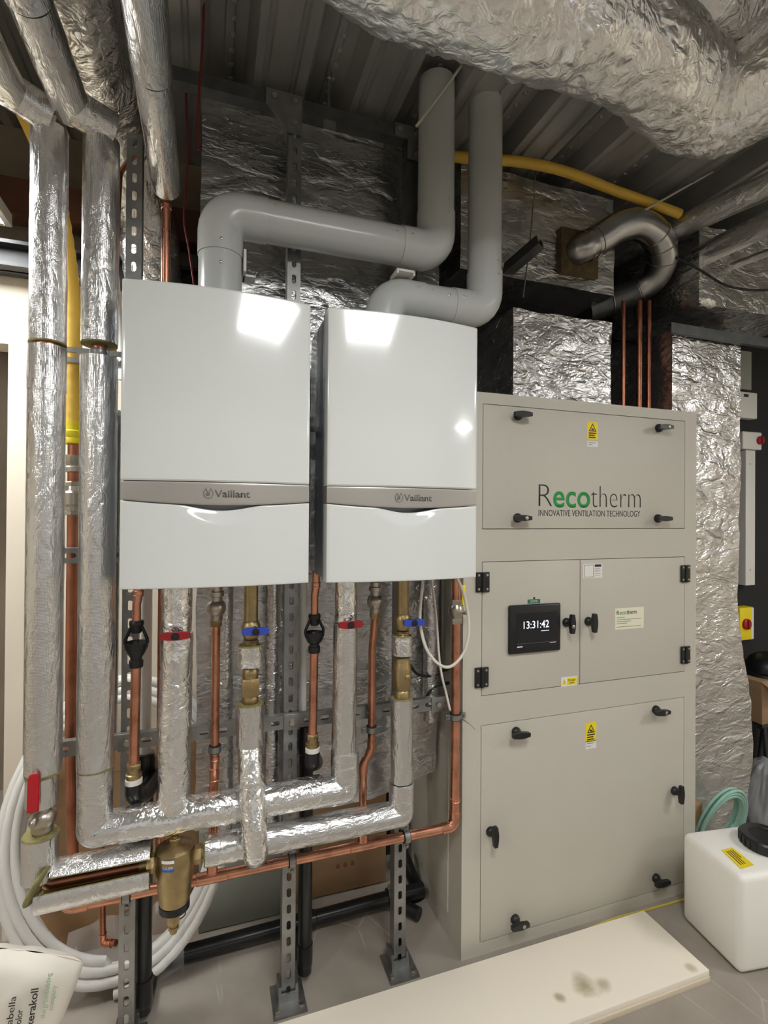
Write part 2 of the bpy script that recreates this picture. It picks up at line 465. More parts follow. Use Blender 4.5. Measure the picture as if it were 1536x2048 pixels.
# ================================================================== the room
XL, XR, YF, YB, ZC = -3.2, 4.6, -4.6, 2.15, 2.88
struct('floor', MB().box((XL, YF, -.1), (XR, 3.3, 0)), 'floor')
def deck():
    mb = MB(); per = .319; x = XL - .05; prof = []
    k0 = math.floor((XL - .288) / per)
    x0 = .288 + k0 * per
    # one rib: low pan with two small grooves, raised trough with dimples
    cell = [(.008, 0), (.03, 0), (.036, .008), (.046, .008), (.052, 0), (.118, 0), (.124, .008), (.134, .008), (.14, 0), (.17, 0),
            (.195, .075), (.235, .075), (.24, .067), (.262, .067), (.267, .075), (.302, .075)]
    while x0 < XR:
        for a, b in cell: prof.append((x0 + a - .17, ZC + b))
        x0 += per
    lo = [(V((a, YF, b)), V((a, 3.3, b))) for a, b in prof]
    vs = [(mb.bm.verts.new(p), mb.bm.verts.new(q)) for p, q in lo]
    for a, b in zip(vs, vs[1:]): mb.bm.faces.new((a[0], b[0], b[1], a[1]))
    t0, t1 = [(mb.bm.verts.new((x, YF, ZC + .16)), mb.bm.verts.new((x, 3.3, ZC + .16))) for x in (prof[0][0], prof[-1][0])]
    mb.bm.faces.new((t0[0], t1[0], t1[1], t0[1]))
    # punched dimples along the troughs
    for xx in [p[0] + .251 - .0 for p in prof[::len(cell)] if -.6 < p[0] < 1.6]:
        y = .9
        while y < 2.1:
            mb.lathe((xx, y, ZC + .069), (0, 0, -1), [(.011, 0), (.008, .006), (.003, .008)], 8); y += .055
    return mb
struct('ceiling', deck(), 'deck')
# back wall: cream boards left of the ducts with a doorway, dark boards to the right
DX = W(21, 900, Y=YB).x; DZ = W(20, 690, Y=YB).z; DX0 = DX - .95
WT = 2.36
wall_b = MB()
wall_b.box((DX, YB, 0), (.12, YB + .1, WT)); wall_b.box((XL, YB, 0), (DX0, YB + .1, WT)); wall_b.box((DX0, YB, DZ), (DX, YB + .1, WT))
struct('wall_back', wall_b, 'wall')
struct('wall_back_upper', MB().box((XL, YB + .02, WT), (.12, YB + .1, ZC)), 'soffit')
struct('wall_back_right', MB().box((.12, YB, 0), (XR, YB + .1, ZC)), 'wall_dark')
struct('wall_left', MB().box((XL - .1, YF, 0), (XL, 3.3, ZC)), 'wall')
struct('wall_right', MB().box((XR, YF, 0), (XR + .1, 3.3, ZC)), 'wall')
struct('wall_corridor', MB().box((XL, 3.3, 0), (.6, 3.4, ZC)), 'soffit')
fr = MB()
fr.box((DX - .006, YB - .012, 0), (DX + .05, YB - .001, DZ + .05)); fr.box((DX0 - .05, YB - .012, DZ), (DX - .006, YB - .001, DZ + .05)); fr.box((DX0 - .05, YB - .012, 0), (DX0, YB - .001, DZ))
o = struct('door_1', fr, 'wall')
# steel beam across the top of the cream wall
o = MB(); bz = W(60, 500, Y=2.1).z; bz0 = W(60, 550, Y=2.1).z
o.box((XL, 2.04, bz - .012), (.1, 2.14, bz)).box((XL, 2.04, bz0), (.1, 2.14, bz0 + .012)).box((XL, 2.085, bz0), (.1, 2.095, bz))
struct('trim_1', o, 'steel_black')
# rusty channel above it
rz = W(60, 375, Y=2.06).z
o = MB(); o.box((-1.7, 2.05, rz - .1), (.05, 2.14, rz + .02)); struct('trim_2', o, 'rust')

# ================================================================== ceiling lamps
for i, (x, y, z, a, b) in enumerate(LAMPS):
    lb = ['square LED panel above the left boiler, mirrored in its front', 'square LED panel to the right in front of the grey unit',
          'square LED panel farthest right and back from the boilers', 'square LED panel to the left of the pipework',
          'lit square LED panel by the cream wall at the left edge', 'small unseen LED panel added to light the passage beyond the doorway'][i]
    t = thing('ceiling_light', (x, y, z), lb, 'ceiling light', 'square LED ceiling panels')
    mb = MB(); h = .006
    for s in (-1, 1):
        mb.box((x + s * (a / 2 - .008) - .009, y - b / 2, z - h), (x + s * (a / 2 - .008) + .009, y + b / 2, z + h))
        mb.box((x - a / 2 + .02, y + s * (b / 2 - .008) - .009, z - h), (x + a / 2 - .02, y + s * (b / 2 - .008) + .009, z + h))
    mb.box((x - a / 2, y - b / 2, z + h), (x + a / 2, y + b / 2, z + h + .03))
    mb.build('frame', 'white_plastic', t)
    MB().box((x - a / 2 + .015, y - b / 2 + .015, z - .004), (x + a / 2 - .015, y + b / 2 - .015, z + .004)).build('diffuser', 'lamp_on', t)
    for s in (-1, 1):
        for q in (-1, 1): MB().cyl((x + s * a * .4, y + q * b * .4, z + .04), (x + s * a * .4, y + q * b * .4, ZC + .005), .002, 6).build('suspension_wire', 'galv', t)

# ================================================================== strut frame
def channel(mb, a, b, face, w=.041, d=.041, slots=True, pitch=.05, lip=True):
    """slotted steel channel from a to b, its slotted web looking towards `face`"""
    a, b = V(a), V(b); L = (b - a).length; ax = (b - a).normalized(); fz = V(face).normalized(); sd = ax.cross(fz)
    t = .0025; mid = (a + b) / 2
    for s in (-1, 1):
        mb.obox(mid + sd * s * (w / 2 - t / 2) - fz * d / 2, ax, sd, fz, L, t, d)
        if lip: mb.obox(mid + sd * s * (w / 2 - .005) - fz * (d - t / 2), ax, sd, fz, L, .0095, t)
    if not slots:
        mb.obox(mid - fz * t / 2, ax, sd, fz, L, w - 2 * t, t); return mb
    n = max(1, int(L / pitch)); pl = L / n; hw = w / 2 - t; sl, sw = .014, .0068
    for i in range(n):
        c = a + ax * (pl * (i + .5))
        K = 20; inner, outer = [], []
        for k in range(K):
            th = 2 * PI * (k + .5) / K; cx, cy = math.cos(th), math.sin(th)
            inner.append((cx * sw + (sl - sw) * (1 if cx > 0 else -1), cy * sw))
            q = max(abs(cx) / (pl / 2), abs(cy) / hw); outer.append((cx / q, cy / q))
        rings = []
        for loop, dz in ((outer, 0), (inner, 0), (inner, -t), (outer, -t)):
            rings.append([mb.bm.verts.new(c + ax * u + sd * v + fz * dz) for u, v in loop])
        for r0, r1 in zip(rings, rings[1:]):
            for k in range(K): mb.bm.faces.new((r0[k], r0[(k + 1) % K], r1[(k + 1) % K], r1[k]))
        # corners between the ring and the cell edge
        for sx in (-1, 1):
            for sy in (-1, 1):
                best = sorted(range(K), key=lambda k: -(sx * outer[k][0] / (pl / 2) + sy * outer[k][1] / hw))[:2]
                p = mb.bm.verts.new(c + ax * sx * pl / 2 + sd * sy * hw)
                try: mb.bm.faces.new((rings[0][best[0]], rings[0][best[1]], p))
                except ValueError: pass
    return mb
YP = 1.603                                            # front of the posts
posts = [(-.205, 0, 2.575, 'galvanised slotted strut post left of the left boiler pipework'),
         (.247, 0, 2.757, 'galvanised slotted strut post between the two boilers'),
         (.614, 0, 1.30, 'galvanised slotted strut post under the right boiler'),
         (.640, 2.03, 2.757, 'short dark strut upright under the right end of the top frame')]
for i, (x, z0, z1, lb) in enumerate(posts):
    t = thing('strut_post', (x, YP + .02, z0), lb, 'strut post', 'upright steel strut posts')
    channel(MB(), (x, YP, z0 + (.006 if z0 == 0 else 0)), (x, YP, z1), (0, -1, 0), slots=z0 == 0).build('channel', 'galv' if z0 == 0 else 'galv_dark', t)
    if z0 == 0:
        mb = MB(); mb.box((x - .05, YP - .055, 0), (x + .05, YP + .06, .006)); mb.build('base_plate', 'galv', t)
        mb = MB()
        mb.box((x - .03, YP - .004, .006), (x - .0215, YP + .05, .05)).box((x + .0215, YP - .004, .006), (x + .03, YP + .05, .05)).box((x - .03, YP - .011, .006), (x + .03, YP - .004, .03))
        mb.build('socket', 'galv', t)
        for q in ((-.036, -.035), (.036, -.035)):
            MB().hexnut((x + q[0], YP + q[1], .010), Z_, .009, .008).build('bolt', 'nickel', t)
def rail(name, a, b, label, mat='galv', d=.022, bolts=(), plates=(), slots=True):
    t = thing(name, (V(a) + V(b)) / 2, label, 'strut rail', 'horizontal steel strut rails')
    channel(MB(), a, b, (0, -1, 0), d=d, slots=slots).build('channel', mat, t)
    for p in plates:
        MB().box((p[0] - .024, a[1] - .005, p[2] - .024), (p[0] + .024, a[1] - .0005, p[2] + .024), .001).build('washer_plate', 'galv', t)
    for p in bolts:
        MB().hexnut((p[0], a[1] - .009, p[2]), Y_, .0095, .008).build('bolt', 'nickel', t)
    return t
YR = 1.578
rz = .868
bl = [(-.205, 0, rz), (.247, 0, rz), (.614, 0, rz), (.735, 0, rz)]
rail('strut_rail', (-.385, YR, rz), (.780, YR, rz), 'long slotted strut rail crossing behind the pipes below the boilers', bolts=bl, plates=bl)
rail('strut_rail', (-.375, YR, 1.925), (-.165, YR, 1.925), 'short strut rail behind the yellow pipe at boiler mid height', bolts=[(-.21, 0, 1.925)])
rail('strut_rail', (-.375, YR, 1.385), (-.165, YR, 1.385), 'short strut rail low at left, level with the left boiler bottom', bolts=[(-.315, 0, 1.385)])
rail('strut_rail', (-.19, YR, 1.78), (.74, YR, 1.78), 'strut rail carrying the backs of both boilers', bolts=[(.27, 0, 1.78)], plates=[(.27, 0, 1.78)])
t = rail('strut_rail', (-.13, YP - .001, 2.777), (.662, YP - .001, 2.777), 'dark strut rail along the top of the frame under the ceiling', 'galv_dark', d=.041, slots=False)
mb = MB()
for (x, sx) in ((.217, -1), (.625, 1)):
    y = YP - .0045
    if sx > 0: pl = [(x - .05, 2.80), (x + .045, 2.80), (x + .045, 2.69), (x - .005, 2.69), (x - .005, 2.755), (x - .05, 2.755)]
    else: pl = [(x - .06, 2.80), (x + .05, 2.80), (x + .05, 2.68), (x + .01, 2.68), (x - .06, 2.755)]
    MB().prism([(a, y, b) for a, b in pl], (0, -.005, 0)).build('gusset_plate', 'galv', t)
    for q in ((-.035, 2.778), (.028, 2.778), (.028, 2.71)):
        MB().hexnut((x + q[0], y - .009, q[1]), Y_, .009, .007).build('bolt', 'nickel', t)
MB().box((.335, YP - .006, 2.722), (.375, YP - .002, 2.752)).build('washer_plate', 'galv', t)
for (px, py0, py1, lb) in ((663, 145, 222, 'threaded hanger rod dropping from the decking to the frame top'),):
    p = W(px, py1, Y=YP - .02); 
    o = MB().cyl((p.x, YP + .02, 2.779), (p.x, YP + .02, ZC + .07), .005, 10)
    o.lathe((p.x, YP + .02, 2.90), Z_, [(.006, 0), (.011, .004), (.011, .02), (.006, .024)], 8)
    tag(o.build('threaded_rod', 'galv'), lb, 'threaded rod', 'threaded hanger rods')

# ================================================================== boilers
BX, BY, BZ, BW, BH, BUL = -.1924, 1.3195, 1.3235, .44, .72, .0226
def boiler():
    cx = BX + BW / 2
    def front(x):
        u = (x - cx) / (BW / 2); return BY - BUL * (1 - abs(u) ** 2)
    t = thing('wall_boiler', (cx, 1.45, BZ), 'left white wall boiler, fixed to the strut frame beside the silver pipes', 'boiler', 'white wall boilers')
    mb = MB(); mb.box((BX + .004, BY + .062, BZ + .004), (BX + BW - .004, YR - .002, BZ + BH - .004), .004); cs = mb.build('casing', 'boiler_side', t)
    mb = MB(); mb.box((BX + .001, BY + .043, BZ + .001), (BX + BW - .001, BY + .061, BZ + BH - .001), .003); mb.build('seam_frame', 'boiler_side', t)
    zt0 = BZ + .2535
    def panel(zlo, zhi, nz, dz_in=0, recess=None, bev=.0035, inset=0.0):
        """bowed panel between two height curves, sides wrapped back to the casing"""
        mb = MB(); nx = 44; x0, x1 = BX + inset, BX + BW - inset
        us = [i / nx for i in range(nx + 1)]
        us = [0, .002, .006] + us[1:-1] + [.994, .998, 1]
        def pt(u, j):
            x = x0 + (x1 - x0) * u; f = j / nz
            a, b = zlo(x), zhi(x); z = a + (b - a) * f
            y = front(x) + dz_in
            e = min(u, 1 - u) * (x1 - x0)
            if e < bev: y += bev - math.sqrt(max(0, bev * bev - (bev - e) ** 2))
            g = min(z - a, b - z)
            if g < bev: y += (bev - math.sqrt(max(0, bev * bev - (bev - g) ** 2))) * .8
            if recess: y += recess(x, b - z)
            return V((x, y, z))
        def zs(j): return j
        rows = [0, .25, .6] + [k for k in range(1, nz)] + [nz - .6, nz - .25, nz] if nz > 3 else list(range(nz + 1))
        g = [[mb.bm.verts.new(pt(u, j)) for j in rows] for u in us]
        for i in range(len(us) - 1):
            for j in range(len(rows) - 1): mb.bm.faces.new((g[i][j], g[i + 1][j], g[i + 1][j + 1], g[i][j + 1]))
        # rim swept back
        rim = [g[i][0] for i in range(len(us))] + [g[-1][j] for j in range(1, len(rows))] + [g[i][-1] for i in range(len(us) - 2, -1, -1)] + [g[0][j] for j in range(len(rows) - 2, 0, -1)]
        back = [mb.bm.verts.new((v.co.x, BY + .042, v.co.z)) for v in rim]
        n = len(rim)
        for i in range(n): mb.bm.faces.new((rim[i], rim[(i + 1) % n], back[(i + 1) % n], back[i]))
        mb.bm.faces.new(back)
        return mb
    panel(lambda x: zt0, lambda x: BZ + BH, 30).build('front_cover', 'white_gloss', t, angle=30)
    def sag(x):
        u = (x - cx) / (BW / 2); return (1 - abs(u) ** 1.8) if abs(u) < 1 else 0
    bandlow = lambda x: BZ + .2085 - .0115 * sag(x)
    band = panel(bandlow, lambda x: zt0 - .002, 6, .0015, None, .001).build('control_band', 'silver_trim', t, angle=30)
    def dip(x):
        u = (x - cx - .004) / .1; return (.5 + .5 * math.cos(PI * u)) if abs(u) < 1 else 0
    flaptop = lambda x: bandlow(x) - .0022 - .0105 * dip(x) ** .8
    def rec(x, dn):
        u = (x - cx - .004) / .098
        if abs(u) >= 1: return 0
        w = (1 - u * u) ** 1.2; lim = .036 * math.sqrt(1 - u * u) + .002
        if dn > lim: return 0
        f = 1 - dn / lim
        return .016 * w * (f * f * (3 - 2 * f))
    fl = panel(lambda x: BZ, flaptop, 70, 0, rec).build('lower_flap', 'white_gloss', t, angle=30)
    yf = lambda x: front(x) + .0012
    zb = BZ + .2135
    letters('Vaillant', cx - .013, cx + .070, zb + .0035, .0165, yf, 'ink_grey', band, bold=.02)
    # round emblem: open ring crossed by two ears over a small crouching shape
    mb = MB(); ex, ez, er = cx - .027, zb + .0115, .0108
    pts = [V((ex + er * math.sin(a), yf(ex) - .0003, ez + er * 1.08 * math.cos(a))) for a in [(.5 + k * (2 * PI - 1.0) / 40) for k in range(41)]]
    mb.tube(pts, .0009, 6)
    for s in (-1, 1):
        mb.tube([V((ex + s * .001, yf(ex) - .0003, ez + .0015)), V((ex + s * .0038, yf(ex) - .0003, ez + .008)), V((ex + s * .0066, yf(ex) - .0003, ez + .0135))], [.0012, .0011, .0005], 6)
    mb.lathe((ex - .0005, yf(ex) - .0012, ez - .0015), Y_, [(.0042, 0), (.0044, .001)], 12)
    mb.lathe((ex - .0045, yf(ex) - .0012, ez - .0035), Y_, [(.0017, 0), (.0018, .001)], 10)
    mb.build('emblem', 'ink_grey', band)
    return t
b1 = boiler()
b2 = copy_tree(b1)
b2.location.x += .4852; b2.location.y -= .0025; b2.location.z -= .0015
b2['label'] = 'right white wall boiler, fixed beside the grey ventilation unit'
BOFF = .4852

# flues
def screw(mb, p, d): mb.lathe(V(p), V(d), [(.004, -.001), (.0042, .001), (.002, .0022)], 10)
def flue(name, label, x0, x1, zh, Yf, ztop, r, z0):
    t = thing(name, (x0, Yf, z0), label, 'flue pipe', 'white boiler flues')
    e = .115
    MB().cyl((x0, Yf, z0), (x0, Yf, zh - e + .0), r, 40).build('riser', 'flue', t)
    MB().tube([(x0, Yf, zh - e - .012), (x0, Yf, zh), (x0 + e + .012, Yf, zh)], r + .003, 40, bend=.085).build('elbow', 'flue', t)
    MB().cyl((x0 + e, Yf, zh), (x1 - e, Yf, zh), r, 40).build('cross_run', 'flue', t)
    MB().tube([(x1 - e - .012, Yf, zh), (x1, Yf, zh), (x1, Yf, zh + e + .012)], r + .003, 40, bend=.085).build('elbow', 'flue', t)
    MB().cyl((x1, Yf, zh + e), (x1, Yf, ztop), r, 40).build('stack', 'flue', t)
    ss = [((x0 - .0, Yf - r - .003, zh - e + .012), -Y_), ((x0, Yf - r - .003, zh - e - .052), -Y_), ((x0 + e - .02, Yf - (r + .003) * .9, zh + .02), -Y_), ((x0 + e + .03, Yf - (r) * .9, zh + .02), -Y_),
          ((x1 - e - .04, Yf - r * .97, zh + .012), -Y_), ((x1 - e + .01, Yf - (r + .003) * .97, zh + .012), -Y_), ((x1 + .02, Yf - (r + .003) * .92, zh + e - .01), -Y_), ((x1 + .02, Yf - r * .92, zh + e + .035), -Y_)]
    for p, d in ss:
        mb = MB(); screw(mb, p, d); mb.build('screw', 'nickel', t)
    return t
YFL = 1.528
zh1 = (W(560, 440, Y=YFL).z + W(560, 446, Y=YFL).z) / 2 - .0
f1x0, f1x1 = W(441, 520, Y=YFL).x, W(872, 400, Y=YFL).x
rf = SZ(43, W(441, 520, Y=YFL))
f1 = flue('flue_pipe', 'white flue pipe crossing high from the left boiler to the first stack', f1x0, f1x1, W(640, 463, Y=YFL).z, YFL, ZC + .03, rf * .97, BZ + BH - .006)
YFL2 = 1.52
f2x0, f2x1 = W(768, 600, Y=YFL2).x, W(970, 400, Y=YFL2).x
f2 = flue('flue_pipe', 'white flue pipe on the right boiler with a short lower crossing run', f2x0, f2x1, W(860, 607, Y=YFL2).z, YFL2, ZC + .03, rf * .92, BZ + BH - .006)
# white clips that steady the flues
for px, py, lb in ((490, 530, 'small white flue bracket beside the left flue elbow'), (800, 556, 'small white flue bracket on top of the lower flue run')):
    p = W(px, py, Y=1.53); mb = MB()
    if px < 600: mb.box((p.x - .006, 1.50, p.z - .032), (p.x + .002, 1.575, p.z + .032), .002).box((p.x - .006, 1.53, p.z - .032), (p.x + .03, 1.575, p.z - .026))
    else: mb.box((p.x - .03, 1.475, p.z - .004), (p.x + .03, 1.54, p.z + .004), .002).box((p.x - .03, 1.475, p.z - .012), (p.x - .024, 1.54, p.z)).box((p.x + .024, 1.475, p.z - .012), (p.x + .03, 1.54, p.z))
    tag(mb.build('flue_bracket', 'white_plastic'), lb, 'bracket', 'flue brackets')

# ================================================================== grey ventilation unit
AX0, AX1, AY, AZ = .8189, 1.8675, 1.56, 1.9240
AYB = 2.08
PX0, PX1 = .8892, 1.8070
ahu = thing('ventilation_unit', ((AX0 + AX1) / 2, (AY + AYB) / 2, 0), 'tall grey floor-standing ventilation unit with access doors and clock display', 'ventilation unit')
mb = MB(); mb.box((AX0, AY + .016, 0), (AX1, AYB, AZ))
mb.build('casing', 'unit_grey', ahu)
zU0, zU1, zD0, zD1, zL0, zL1 = 1.4531, 1.8855, .8824, 1.3424, .0423, .7825
mb = MB()
for lo, hi in (((AX0, 0), (PX0, AZ)), ((PX1, 0), (AX1, AZ)), ((PX0, 0), (PX1, zL0)), ((PX0, zL1), (PX1, zD0)), ((PX0, zD1), (PX1, zU0)), ((PX0, zU1), (PX1, AZ))):
    mb.box((lo[0], AY, lo[1]), (hi[0], AY + .017, hi[1]))
bmesh.ops.remove_doubles(mb.bm, verts=mb.bm.verts, dist=1e-5)
mb.build('front_frame', 'unit_grey', ahu)
mb = MB(); mb.box((AX0 - .003, AY + .10, .09), (AX0 + .002, AYB - .06, .70), .001); mb.build('side_panel', 'unit_grey', ahu)
g = .0022
def flat_panel(x0, x1, z0, z1, name):
    return MB().box((x0 + g, AY - .0005, z0 + g), (x1 - g, AY + .0165, z1 - g), .0012).build(name, 'unit_grey', ahu)
XM = W(1160, 1240, Y=AY).x
up = flat_panel(PX0, PX1, zU0, zU1, 'upper_access_panel')
dl = flat_panel(PX0, XM, zD0, zD1, 'left_control_door')
dr = flat_panel(XM, PX1, zD0, zD1, 'right_control_door')
lo = flat_panel(PX0, PX1, zL0, zL1, 'lower_access_panel')
def handle(px, py, horiz, parent, key):
    c = W(px, py, Y=AY - .006); x, z = c.x, c.z; y = AY
    mb = MB()
    mb.lathe((x, y, z), -Y_, [(.0165, 0), (.017, .004), (.0155, .011), (.011, .015), (.0095, .030)], 22)
    L = .034; pts = []
    for i in range(13):
        f = -1 + i / 6; pts.append((f * L, .0105 - .0045 * abs(f) ** 1.6))
    poly = [(a, b) for a, b in pts] + [(a, -b) for a, b in pts[::-1]]
    if horiz: pl = [(x + a, y - .028, z + b) for a, b in poly]
    else: pl = [(x + b, y - .028, z + a) for a, b in poly]
    b0 = len(mb.bm.edges)
    mb.prism(pl, (0, -.014, 0))
    h = mb.build('handle', 'black', parent)
    if key:
        kx, kz = (x + .012, z) if horiz else (x, z - .008)
        MB().lathe((kx, y - .041, kz), -Y_, [(.0065, 0), (.0065, .0022), (.005, .003)], 16).build('key_disc', 'nickel', parent)
for px, py, hz, pr, k in ((1037, 831, 1, up, 0), (1319, 856, 1, up, 1), (1036, 1036, 1, up, 1), (1317, 1037, 1, up, 0),
                          (1134, 1245, 0, dl, 1), (1178, 1243, 0, dr, 0),
                          (1033, 1464, 1, lo, 0), (1313, 1420, 1, lo, 1), (982, 1664, 0, lo, 0), (1350, 1582, 0, lo, 0), (1031, 1840, 1, lo, 1), (1313, 1757, 1, lo, 0)):
    handle(px, py, hz, pr, k)
for px, py, pr, wl in ((964, 1164, dl, 1), (962, 1354, dl, 1), (1369, 1147, dr, 1), (1369, 1309, dr, 1)):
    c = W(px, py, Y=AY); x, z = c.x, c.z
    mb = MB(); hw = .026 if pr is dl else .023
    mb.box((x - hw, AY - .008, z - .034), (x + hw, AY - .0006, z + .034), .002)
    mb.tube([(x, AY - .008, z - .034), (x, AY - .008, z + .034)], .006, 14)
    h = mb.build('hinge', 'black', pr)
    for sx in (-1, 1):
        for sz in (-1, 1):
            MB().lathe((x + sx * hw * .62, AY - .0078, z + sz * .024), -Y_, [(.0042, 0), (.004, .0014), (.002, .002)], 10).build('screw', 'nickel', h)
# upper panel lettering
p0 = W(1077, 1013.5, Y=AY); capz = W(1077, 966.5, Y=AY).z - p0.z
X = lambda px, py=1010: W(px, py, Y=AY).x
yl = AY - .0005
letters('R', X(1077), X(1104), p0.z, capz, yl, 'ink', up, bold=-.022)
letters('eco', X(1106), X(1180), p0.z, capz, yl, 'green_ink', up, name='green_lettering', bold=.012)
letters('therm', X(1182), X(1281), p0.z, capz, yl, 'ink', up, bold=-.022)
q0 = W(1077, 1032, Y=AY)
letters('INNOVATIVE VENTILATION TECHNOLOGY', X(1077), X(1280), q0.z, W(1077, 1019.5, Y=AY).z - q0.z, yl, 'ink', up, bold=-.004)
def sticker(px0, py0, px1, py1, mat, parent, name='label', d=.0008):
    a, b = W(px0, py0, Y=AY), W(px1, py1, Y=AY)
    o = MB().box((a.x, yl - d, b.z), (b.x, yl + .0002, a.z)).build(name, mat, parent); return o, a.x, b.x, b.z, a.z
def bars(parent, x0, x1, zs, lens, mat='ink', h=.0009, d=.0012):
    for z, l in zip(zs, lens):
        MB().box((x0, yl - d, z - h / 2), (x0 + (x1 - x0) * l, yl - d + .0006, z + h / 2)).build('print_line', mat, parent)
def warn_triangle(parent, cx, zb, w, mat='ink'):
    h = w * .88; y = yl - .0009; t = .16
    o = [V((cx - w / 2, y, zb)), V((cx + w / 2, y, zb)), V((cx, y, zb + h))]
    c = (o[0] + o[1] + o[2]) / 3; inn = [c + (p - c) * (1 - t * 1.9) for p in o]
    mb = MB(); a = [mb.bm.verts.new(p) for p in o]; b = [mb.bm.verts.new(p) for p in inn]
    a2 = [mb.bm.verts.new(p + V((0, -.0005, 0))) for p in o]; b2 = [mb.bm.verts.new(p + V((0, -.0005, 0))) for p in inn]
    for i in range(3):
        j = (i + 1) % 3
        mb.bm.faces.new((a2[i], a2[j], b2[j], b2[i])); mb.bm.faces.new((a[i], a[j], a2[j], a2[i])); mb.bm.faces.new((b[i], b[j], b2[j], b2[i]))
    mb.build('warning_triangle', mat, parent, smooth=False)
    # moving-parts mark: two rollers and a hand wedge
    mb = MB(); mb.lathe((cx - w * .07, y, zb + h * .30), -Y_, [(w * .1, 0), (w * .1, .0005)], 12); 
    mb.prism([(cx - w * .1, y, zb + h * .14), (cx + w * .24, y, zb + h * .14), (cx + w * .12, y, zb + h * .36)], (0, -.0005, 0)); mb.build('hazard_mark', mat, parent, smooth=False)
for (x0, y0, x1, y1, pr) in ((1174, 843, 1195, 880, up), (1171, 1446, 1192, 1481, lo)):
    o, a, b, z0, z1 = sticker(x0, y0, x1, y1, 'yellow_label', pr, 'warning_label')
    w = b - a; warn_triangle(o, (a + b) / 2, z0 + (z1 - z0) * .46, w * .72)
    bars(o, a + w * .14, b - w * .14, [z0 + (z1 - z0) * f for f in (.36, .24, .12)], (1, .8, .9), 'ink', .0045)
    o, a, b, z0, z1 = sticker(x0, y1 + 2, x1, y1 + 14, 'sticker', pr, 'small_label')
    w = b - a; bars(o, a + w * .1, b - w * .1, [z0 + (z1 - z0) * f for f in (.7, .35)], (.9, .5), 'ink_grey', .002)
# display
a, b = W(1015, 1213, Y=AY), W(1117, 1303, Y=AY); dz = (W(1117, 1206, Y=AY).z - b.z + a.z - W(1015, 1308, Y=AY).z) / 2
zc = (W(1015, 1260, Y=AY).z + W(1117, 1251, Y=AY).z) / 2
mb = MB(); mb.box((a.x, AY - .014, zc - dz / 2), (b.x, AY - .0002, zc + dz / 2), .006)
disp = mb.build('display', 'black', dl)
wx = b.x - a.x
sx0, sx1, sz0, sz1 = a.x + wx * .13, a.x + wx * .91, zc - dz * .29, zc + dz * .33
MB().box((sx0, AY - .0148, sz0 - dz * .09), (sx1, AY - .0139, sz1)).build('screen', 'screen', dl)
yl0 = yl
letters('13:31:42', sx0 + (sx1 - sx0) * .17, sx0 + (sx1 - sx0) * .80, zc + .002, dz * .15, AY - .0148, 'screen_text', dl, name='clock_digits', bold=.004, depth=.0003)
yl = AY - .0146
bars(disp, sx0 + (sx1 - sx0) * .6, sx0 + (sx1 - sx0) * .8, [zc - .009], [1], 'screen_text', .0014)
bars(disp, sx0, sx1, [sz0], [1], 'ink_grey', .001)
bars(disp, sx0 + .002, sx0 + .024, [sz0 - dz * .06], [1], 'sticker', .004)
bars(disp, sx1 - .03, sx1 - .004, [sz0 - dz * .02], [1], 'sticker', .0018)
yl = yl0
o, a_, b_, z0, z1 = sticker(1055, 1199, 1080, 1206, 'green_label', dl, 'status_label')
letters('STATUS', a_ + .012, b_ - .012, z0 + (z1 - z0) * .25, (z1 - z0) * .5, yl - .0008, 'sticker', o, depth=.0003)
c = W(1068, 1196, Y=AY); MB().lathe((c.x, AY, c.z), -Y_, [(.004, 0), (.004, .002), (.002, .003)], 14).build('status_light', 'black', dl)
# right door: sticker (its code left out), name plate; left door: danger strip
o, a_, b_, z0, z1 = sticker(1166, 1128, 1204, 1155, 'sticker', dr, 'paper_sticker')
mb = MB(); w = b_ - a_; h = z1 - z0
for lo_, hi_ in (((.06, .06), (.54, .09)), ((.06, .90), (.54, .93)), ((.06, .06), (.08, .93)), ((.52, .06), (.54, .93))):
    mb.box((a_ + w * lo_[0], yl - .0011, z0 + h * lo_[1]), (a_ + w * hi_[0], yl - .0006, z0 + h * hi_[1]))
bmesh.ops.remove_doubles(mb.bm, verts=mb.bm.verts, dist=1e-5)
mb.build('printed_frame', 'ink_grey', o)
bars(o, a_ + w * .6, b_ - w * .06, [z0 + h * .86], [1], 'ink', .009)
bars(o, a_ + w * .6, b_ - w * .06, [z0 + h * f for f in (.66, .54, .44, .3, .18)], (.8, .9, .7, 1, .8), 'ink_grey', .0012)
o, a_, b_, z0, z1 = sticker(1230, 1217, 1287, 1255, 'plate', dr, 'name_plate')
w = b_ - a_; h = z1 - z0
f = a_ + w * .05
letters('R', f, f + w * .09, z0 + h * .70, h * .19, yl - .0008, 'ink', o, bold=.01, depth=.0003)
letters('eco', f + w * .10, f + w * .33, z0 + h * .70, h * .19, yl - .0008, 'green_ink', o, name='green_lettering', bold=.01, depth=.0003)
letters('therm', f + w * .34, f + w * .70, z0 + h * .70, h * .19, yl - .0008, 'ink', o, bold=.01, depth=.0003)
bars(o, f, b_ - w * .05, [z0 + h * q for q in (.56, .46, .37, .28, .12)], (.3, .95, .55, .4, .95), 'ink_grey', .0016)
o, a_, b_, z0, z1 = sticker(1122, 1355, 1154, 1370, 'sticker', dl, 'danger_label')
w = b_ - a_; h = z1 - z0
MB().box((a_ + w * .36, yl - .0012, z0 + h * .14), (b_ - w * .04, yl - .0006, z1 - h * .14)).build('yellow_field', 'yellow_label', o)
mb = MB().prism([(a_ + w * .05, yl - .0012, z0 + h * .2), (a_ + w * .31, yl - .0012, z0 + h * .2), (a_ + w * .18, yl - .0012, z1 - h * .15)], (0, .0006, 0)); mb.build('warning_triangle', 'yellow_label', o, smooth=False)
